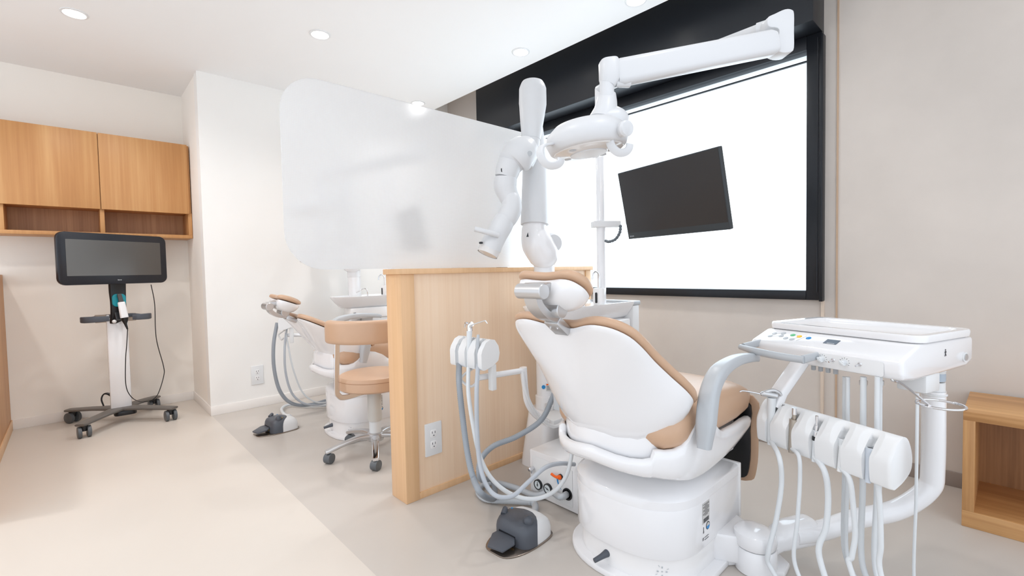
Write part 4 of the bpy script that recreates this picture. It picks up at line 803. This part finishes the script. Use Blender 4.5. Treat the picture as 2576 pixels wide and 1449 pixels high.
# ================================================================== STOOL
SX,SY=1.262,2.545
so=thing('operator_stool','tan round stool with curved backrest on chrome star base behind the partition','stool',(SX,SY,0))
TS=Matrix.Translation((SX,SY,0))
link('seat',MB().lathe([(.15,.385),(.185,.39),(.196,.40),(.198,.45),(.188,.468),(.16,.477),(.08,.483),(.001,.484)],TS,48),TAN,so)
link('seam',MB().lathe([(.1985,.446),(.1992,.448),(.1985,.450)],TS,48),mat('tan_piping',(178,138,108),.5),so)
link('column',MB().lathe([(.038,.19),(.040,.20),(.040,.365),(.030,.386)],TS,28),mat('pale_grey_column',(205,203,198),.35),so); link('lower_column',MB().lathe([(.034,.085),(.034,.195)],TS,28),LGREY,so)
link('hub',MB().lathe([(.045,.075),(.048,.085),(.045,.118),(.036,.124)],TS,28),SILV,so)
for k in range(5):
    a=R(171+72*k); d=Vector((math.cos(a),math.sin(a),0)); n=Vector((-d.y,d.x,0)); O=Vector((SX,SY,0))
    b=MB().tube([O+d*.035+Vector((0,0,.105)),O+d*.10+Vector((0,0,.106)),O+d*.19+Vector((0,0,.088)),O+d*.262+Vector((0,0,.068)),O+d*.28+Vector((0,0,.064))],[.020,.019,.017,.016,.014],12,5,sec=rrect(1.25,2.2,.4,3),upv=(0,0,1)); lg=link('leg',b,CHR if k in(1,) else SILV,so)
    c=O+d*.262; axd=(n*.8+d*.6*(1 if k%2 else -1)).normalized()
    b=MB().tube([c+Vector((0,0,.028))-axd*.021,c+Vector((0,0,.028))-axd*.019,c+Vector((0,0,.028))+axd*.019,c+Vector((0,0,.028))+axd*.021],[.024,.0275,.0275,.024],24,1); link('caster',b,WHEEL,lg)
bandc=[]; 
for k in range(15):
    a=R(172+11*k); rr_=.245+.0*k; bandc.append(Vector((SX+rr_*math.cos(a),SY+rr_*math.sin(a)*.96,.735)))
b=MB().tube(bandc,lambda t: .062*(1 if .04<t<.96 else (.55+.45*min(t,1-t)/.04)),16,3,sec=rrect(2.05,.95,.36,4),upv=(0,0,1)); link('backrest',b,TAN,so,angle=60)
pa=R(188)
b=MB().tube([Vector((SX+.222*math.cos(pa),SY+.222*math.sin(pa),.72)),Vector((SX+.235*math.cos(pa),SY+.235*math.sin(pa),.44)),Vector((SX+.225*math.cos(pa),SY+.225*math.sin(pa),.385)),Vector((SX+.18*math.cos(pa),SY+.18*math.sin(pa),.366)),Vector((SX+.04*math.cos(pa),SY+.04*math.sin(pa),.372))],.006,10,6,sec=rrect(1.2,5,.5,3),upv=(-.1,.99,0)); link('back_post',b,CHR,so)
link('lever_plate',MB().box((-.12,-.05,.374),(.03,.05,.386),.002,TS),BLK,so)
# ================================================================== SCANNER CART
KX,KY=.228,4.47
ct=thing('scanner_cart','white-column rolling scanner cart with wide black display, in the alcove','scanner cart',(KX,KY,0))
link('column',MB().box((KX-.060,KY-.035,.10),(KX+.060,KY+.035,.79),.008),BODY,ct)
link('base_hub',MB().prism(rrect(.13,.11,.03),.055,.088,Matrix.Translation((KX+.02,KY-.02,0)),.004),BLK,ct)
DG=mat('warm_grey_metal',(112,108,104),.4,metal=.3)
for (tx,ty) in ((-.035,4.71),(.02,4.20),(.49,4.22),(.44,4.69)):
    O=Vector((KX,KY,.098)); T_=Vector((tx,ty,.092)); d=(T_-O).normalized(); e=T_+d*.035
    b=MB().tube([O,O.lerp(T_,.5)+Vector((0,0,.004)),T_,e],[.052,.041,.036,.030],12,4,sec=[(.0+.26*q[0],q[1]) for q in rrect(2,2,.6,3)],upv=(0,0,1)); lg=link('leg',b,DG,ct)
    link('fork',MB().lathe([(.020,.045),(.022,.082),(.014,.09)],Matrix.Translation((tx,ty,0)),16),BLK,lg)
    wd=Vector((1,.12,0)).normalized() if tx!=-.035 else Vector((.8,.6,0))
    for s_ in (-1,1):
        c=Vector((tx,ty,.0385))+wd*.024*s_
        link('wheel',MB().tube([c-wd*.011,c-wd*.009,c+wd*.009,c+wd*.011],[.034,.038,.038,.034],24,1),WHEEL,lg)
MCc=Vector((.240,4.345,1.186)); cm=Vector((.90,.436,0)).normalized(); MM2=fr(MCc,cm,(0,0,1)); 
fz=-1 if (MM2.to_3x3()@Vector((0,0,1))).y>0 else 1
def zz(a,c): return min(a*fz,c*fz),max(a*fz,c*fz)
z0,z1=zz(-.03,0); dis=link('display_housing',MB().prism(rrect(.672,.352,.045),z0,z1,MM2,.006),BEZ,ct)
z0,z1=zz(-.001,.0012); link('screen',MB().prism(rrect(.582,.243,.003,cy=.006),z0,z1,MM2),SCREEN2,dis)
Mt=MM2 if fz>0 else MM2@Matrix.Rotation(math.pi,4,'Y')
link('lettering',MB().text('itero',.013,Mt@Matrix.Translation((.01,-.147,.0006))),LGREY,dis)
nb=Vector((KX,KY,0)); fdir=Vector((.2,-.98,0)).normalized()
NPt=[nb+fdir*.02+Vector((0,0,.73)),nb+fdir*.045+Vector((0,0,.80)),nb+fdir*.05+Vector((0,0,.88)),nb+fdir*.045+Vector((0,0,.97)),nb+fdir*.06+Vector((0,0,1.12))]
link('neck',MB().tube(NPt,[.042,.040,.040,.043,.045],12,5,sec=rrect(.7,2.3,.3,3),upv=fdir),BLK,ct)
cr=nb+fdir*.068+Vector((0,0,.892)); MK=fr(cr,(.98,.2,0),(0,0.05,1)); kz=-1 if (MK.to_3x3()@Vector((0,0,1))).y>0 else 1
link('cradle',MB().prism(rrect(.078,.092,.026),min(-.012*kz,.010*kz),max(-.012*kz,.010*kz),MK,.004),TEAL,ct,label='teal scanner cradle')
hdz=nb+Vector((0,0,.765))
for s_,pts in ((-1,[(-.03,-.04),(-.07,-.01),(-.15,.0),(-.19,-.03),(-.175,-.075),(-.10,-.09),(-.045,-.085)]),(1,[(.04,-.03),(.09,-.02),(.15,-.01),(.19,-.04),(.175,-.08),(.12,-.095),(.085,-.085)])):
    b=MB().tube([hdz+Vector((x,y,.012 if abs(x)<.1 and y>-.05 else .0)) for x,y in pts],[.012,.013,.015,.020,.022,.021,.018],12,5,sec=rrect(2,.7,.3,3),upv=(0,0,1)); link('handle',b,DGREY,ct)
link('cross_bar',MB().box((KX-.12,KY-.02,.735),(KX+.11,KY+.03,.79),.004),mat('warm_taupe_plastic',(176,160,146),.5),ct)
for s_ in (-1,1): link('cradle_foot',MB().ball((cr.x+s_*.032,cr.y-.012,.742),.013),WHITE2,ct)
link('cradle_arm',MB().tube([nb+fdir*.05+Vector((0,0,.80)),cr+Vector((0,-.005,-.14))],[.03,.026],12,1,sec=rrect(.9,2,.3,3),upv=fdir),BLK,ct)
wn=thing('intraoral_scanner','white handheld scanner with black tip resting in the teal cradle of the cart','scanner',cr)
w0=cr+fdir*.022+Vector((-.003,0,.045)); w1=cr+fdir*.036+Vector((.003,0,-.012)); w2=cr+fdir*.046+Vector((.014,0,-.125))
link('tip',MB().tube([w0,w1],[.012,.0145],12,1,sec=rrect(1.6,2,.5,3),upv=fdir),mat('smoky_black_plastic',(70,68,66),.3),wn)
link('grip',MB().tube([w1,w1.lerp(w2,.05),w2],[.019,.0215,.024],12,1,sec=rrect(1.3,2,.5,3),upv=fdir),BODY,wn)
link('tail',MB().tube([w2,w2+Vector((.002,0,-.02)),w2+Vector((.004,-.002,-.045)),w2+Vector((.014,-.002,-.085))],[.022,.019,.009,.005],14,3),BLK,wn)
cdep=lambda x,y,d=4.35: at(x,y,y=d)
link('cable',MB().tube([w2+Vector((.014,-.002,-.083)),cdep(319,865),cdep(316,905),cdep(317,970),cdep(332,1000,4.3),at(355,1011,z=.115),at(372,1010,z=.11)],.0028,8,8),BLK,wn)
link('monitor_cable',MB().tube([at(380,716,y=4.42),cdep(389,765,4.45),cdep(393,850,4.45),cdep(411,920,4.45),cdep(412,945,4.45),cdep(398,990,4.45),at(382,1008,z=.108)],.0028,8,8),BLK,ct)
link('power_lead',MB().tube([Vector((KX-.03,KY+.045,.16)),Vector((KX-.06,KY+.06,.20)),Vector((KX-.09,KY+.07,.205)),Vector((KX-.105,KY+.07,.17)),Vector((KX-.095,KY+.06,.12))],[.012,.010,.005,.005,.005],10,6),BLK,ct)
# ================================================================== THE SECOND UNIT beyond the partition
OFF=(-.11,2.09,0)
c2=dup(ch,OFF,'dental chair beyond the partition, half hidden by the tan stool','white dental chairs with tan upholstery')
for o in c2.children:      # the far chair's back is set a little lower and further forward
    if o.name.split('.')[0] in ('backrest_shell','backrest_cushion','headrest_shell','headrest_cushion','headrest_pivot','headrest_link','headrest_lower_pivot','headrest_bracket'):
        a_=R(-11); p_=Vector((-.18,0,.60)); o.rotation_euler=(0,a_,0); o.location=p_-Matrix.Rotation(a_,3,'Y')@p_+Vector((.07,0,-.03))
    if o.name.split('.')[0]=='armrest': o.location=(0,0,.01)
dup(sp,OFF,'white spittoon basin unit beyond the partition, seen left of its edge','white spittoon units beside the dental chairs')
dup(ra,OFF,'second robotic arm column rising behind the far basin, below the frosted screen','white robotic arms on columns beside the chairs')
ah2=dup(ah,OFF,'small white instrument holder behind the backrest of the far dental chair','small instrument holders beside the spittoon units')
dup(fc,(-.265,2.085,0),'charcoal and white foot control on the floor of the far bay, by the white wall','foot controls on the floor',skip=('corrugated_hose',))
dup(lp,OFF,'second operating light and pole, blurred behind the frosted screen',skip=('hook_handle',))
m2=dup(mo,OFF,'second pole monitor, a grey blur behind the frosted screen')
ah2.rotation_euler=(0,0,R(-24)); ah2.location.x+=.03
for nm,lb,pts,r_,m_ in (('suction_hose','dark grey suction hose curving to the floor beside the far chair',[(697,812,3.62),(688,870,3.6),(690,930,3.6),(705,985,3.6),(735,1015,3.6),(780,1018,3.62),(845,1000,3.66)],.0125,MGREY),
  ('suction_tube','middle light grey hose of the three hanging beside the far chair',[(722,815,3.6),(716,880,3.58),(719,940,3.58),(735,990,3.58),(765,1015,3.58),(800,1018,3.6),(845,1006,3.6)],.008,mat('blue_grey_hose_far',(184,189,196),.4)),
  ('syringe_hose','thin white hose, rightmost of the three hanging beside the far chair',[(716,812,3.6),(725,870,3.58),(738,930,3.58),(760,985,3.58),(790,1010,3.58),(820,1012,3.6),(845,1002,3.6)],.0058,LGREY),
  ):
    P_=[at(x,y,y=d) for x,y,d in pts]
    for p in P_: p.z=max(p.z,r_+.004)
    o=link(nm,MB().tube(P_,r_,12,8),m_,None,loc=P_[0]); tag(o,lb,'hose','hoses hanging beside the far chair')
P_=[at(845,1018,z=.02),at(780,1022,z=.02),at(730,1018,z=.02),at(709,1028,z=.02),at(716,1043,z=.025),at(730,1046,z=.035)]
o=link('pedal_hose',MB().tube(P_,.011,12,8),LGREY,None,loc=P_[0]); tag(o,'grey hose lying on the floor behind the far foot control','hose')
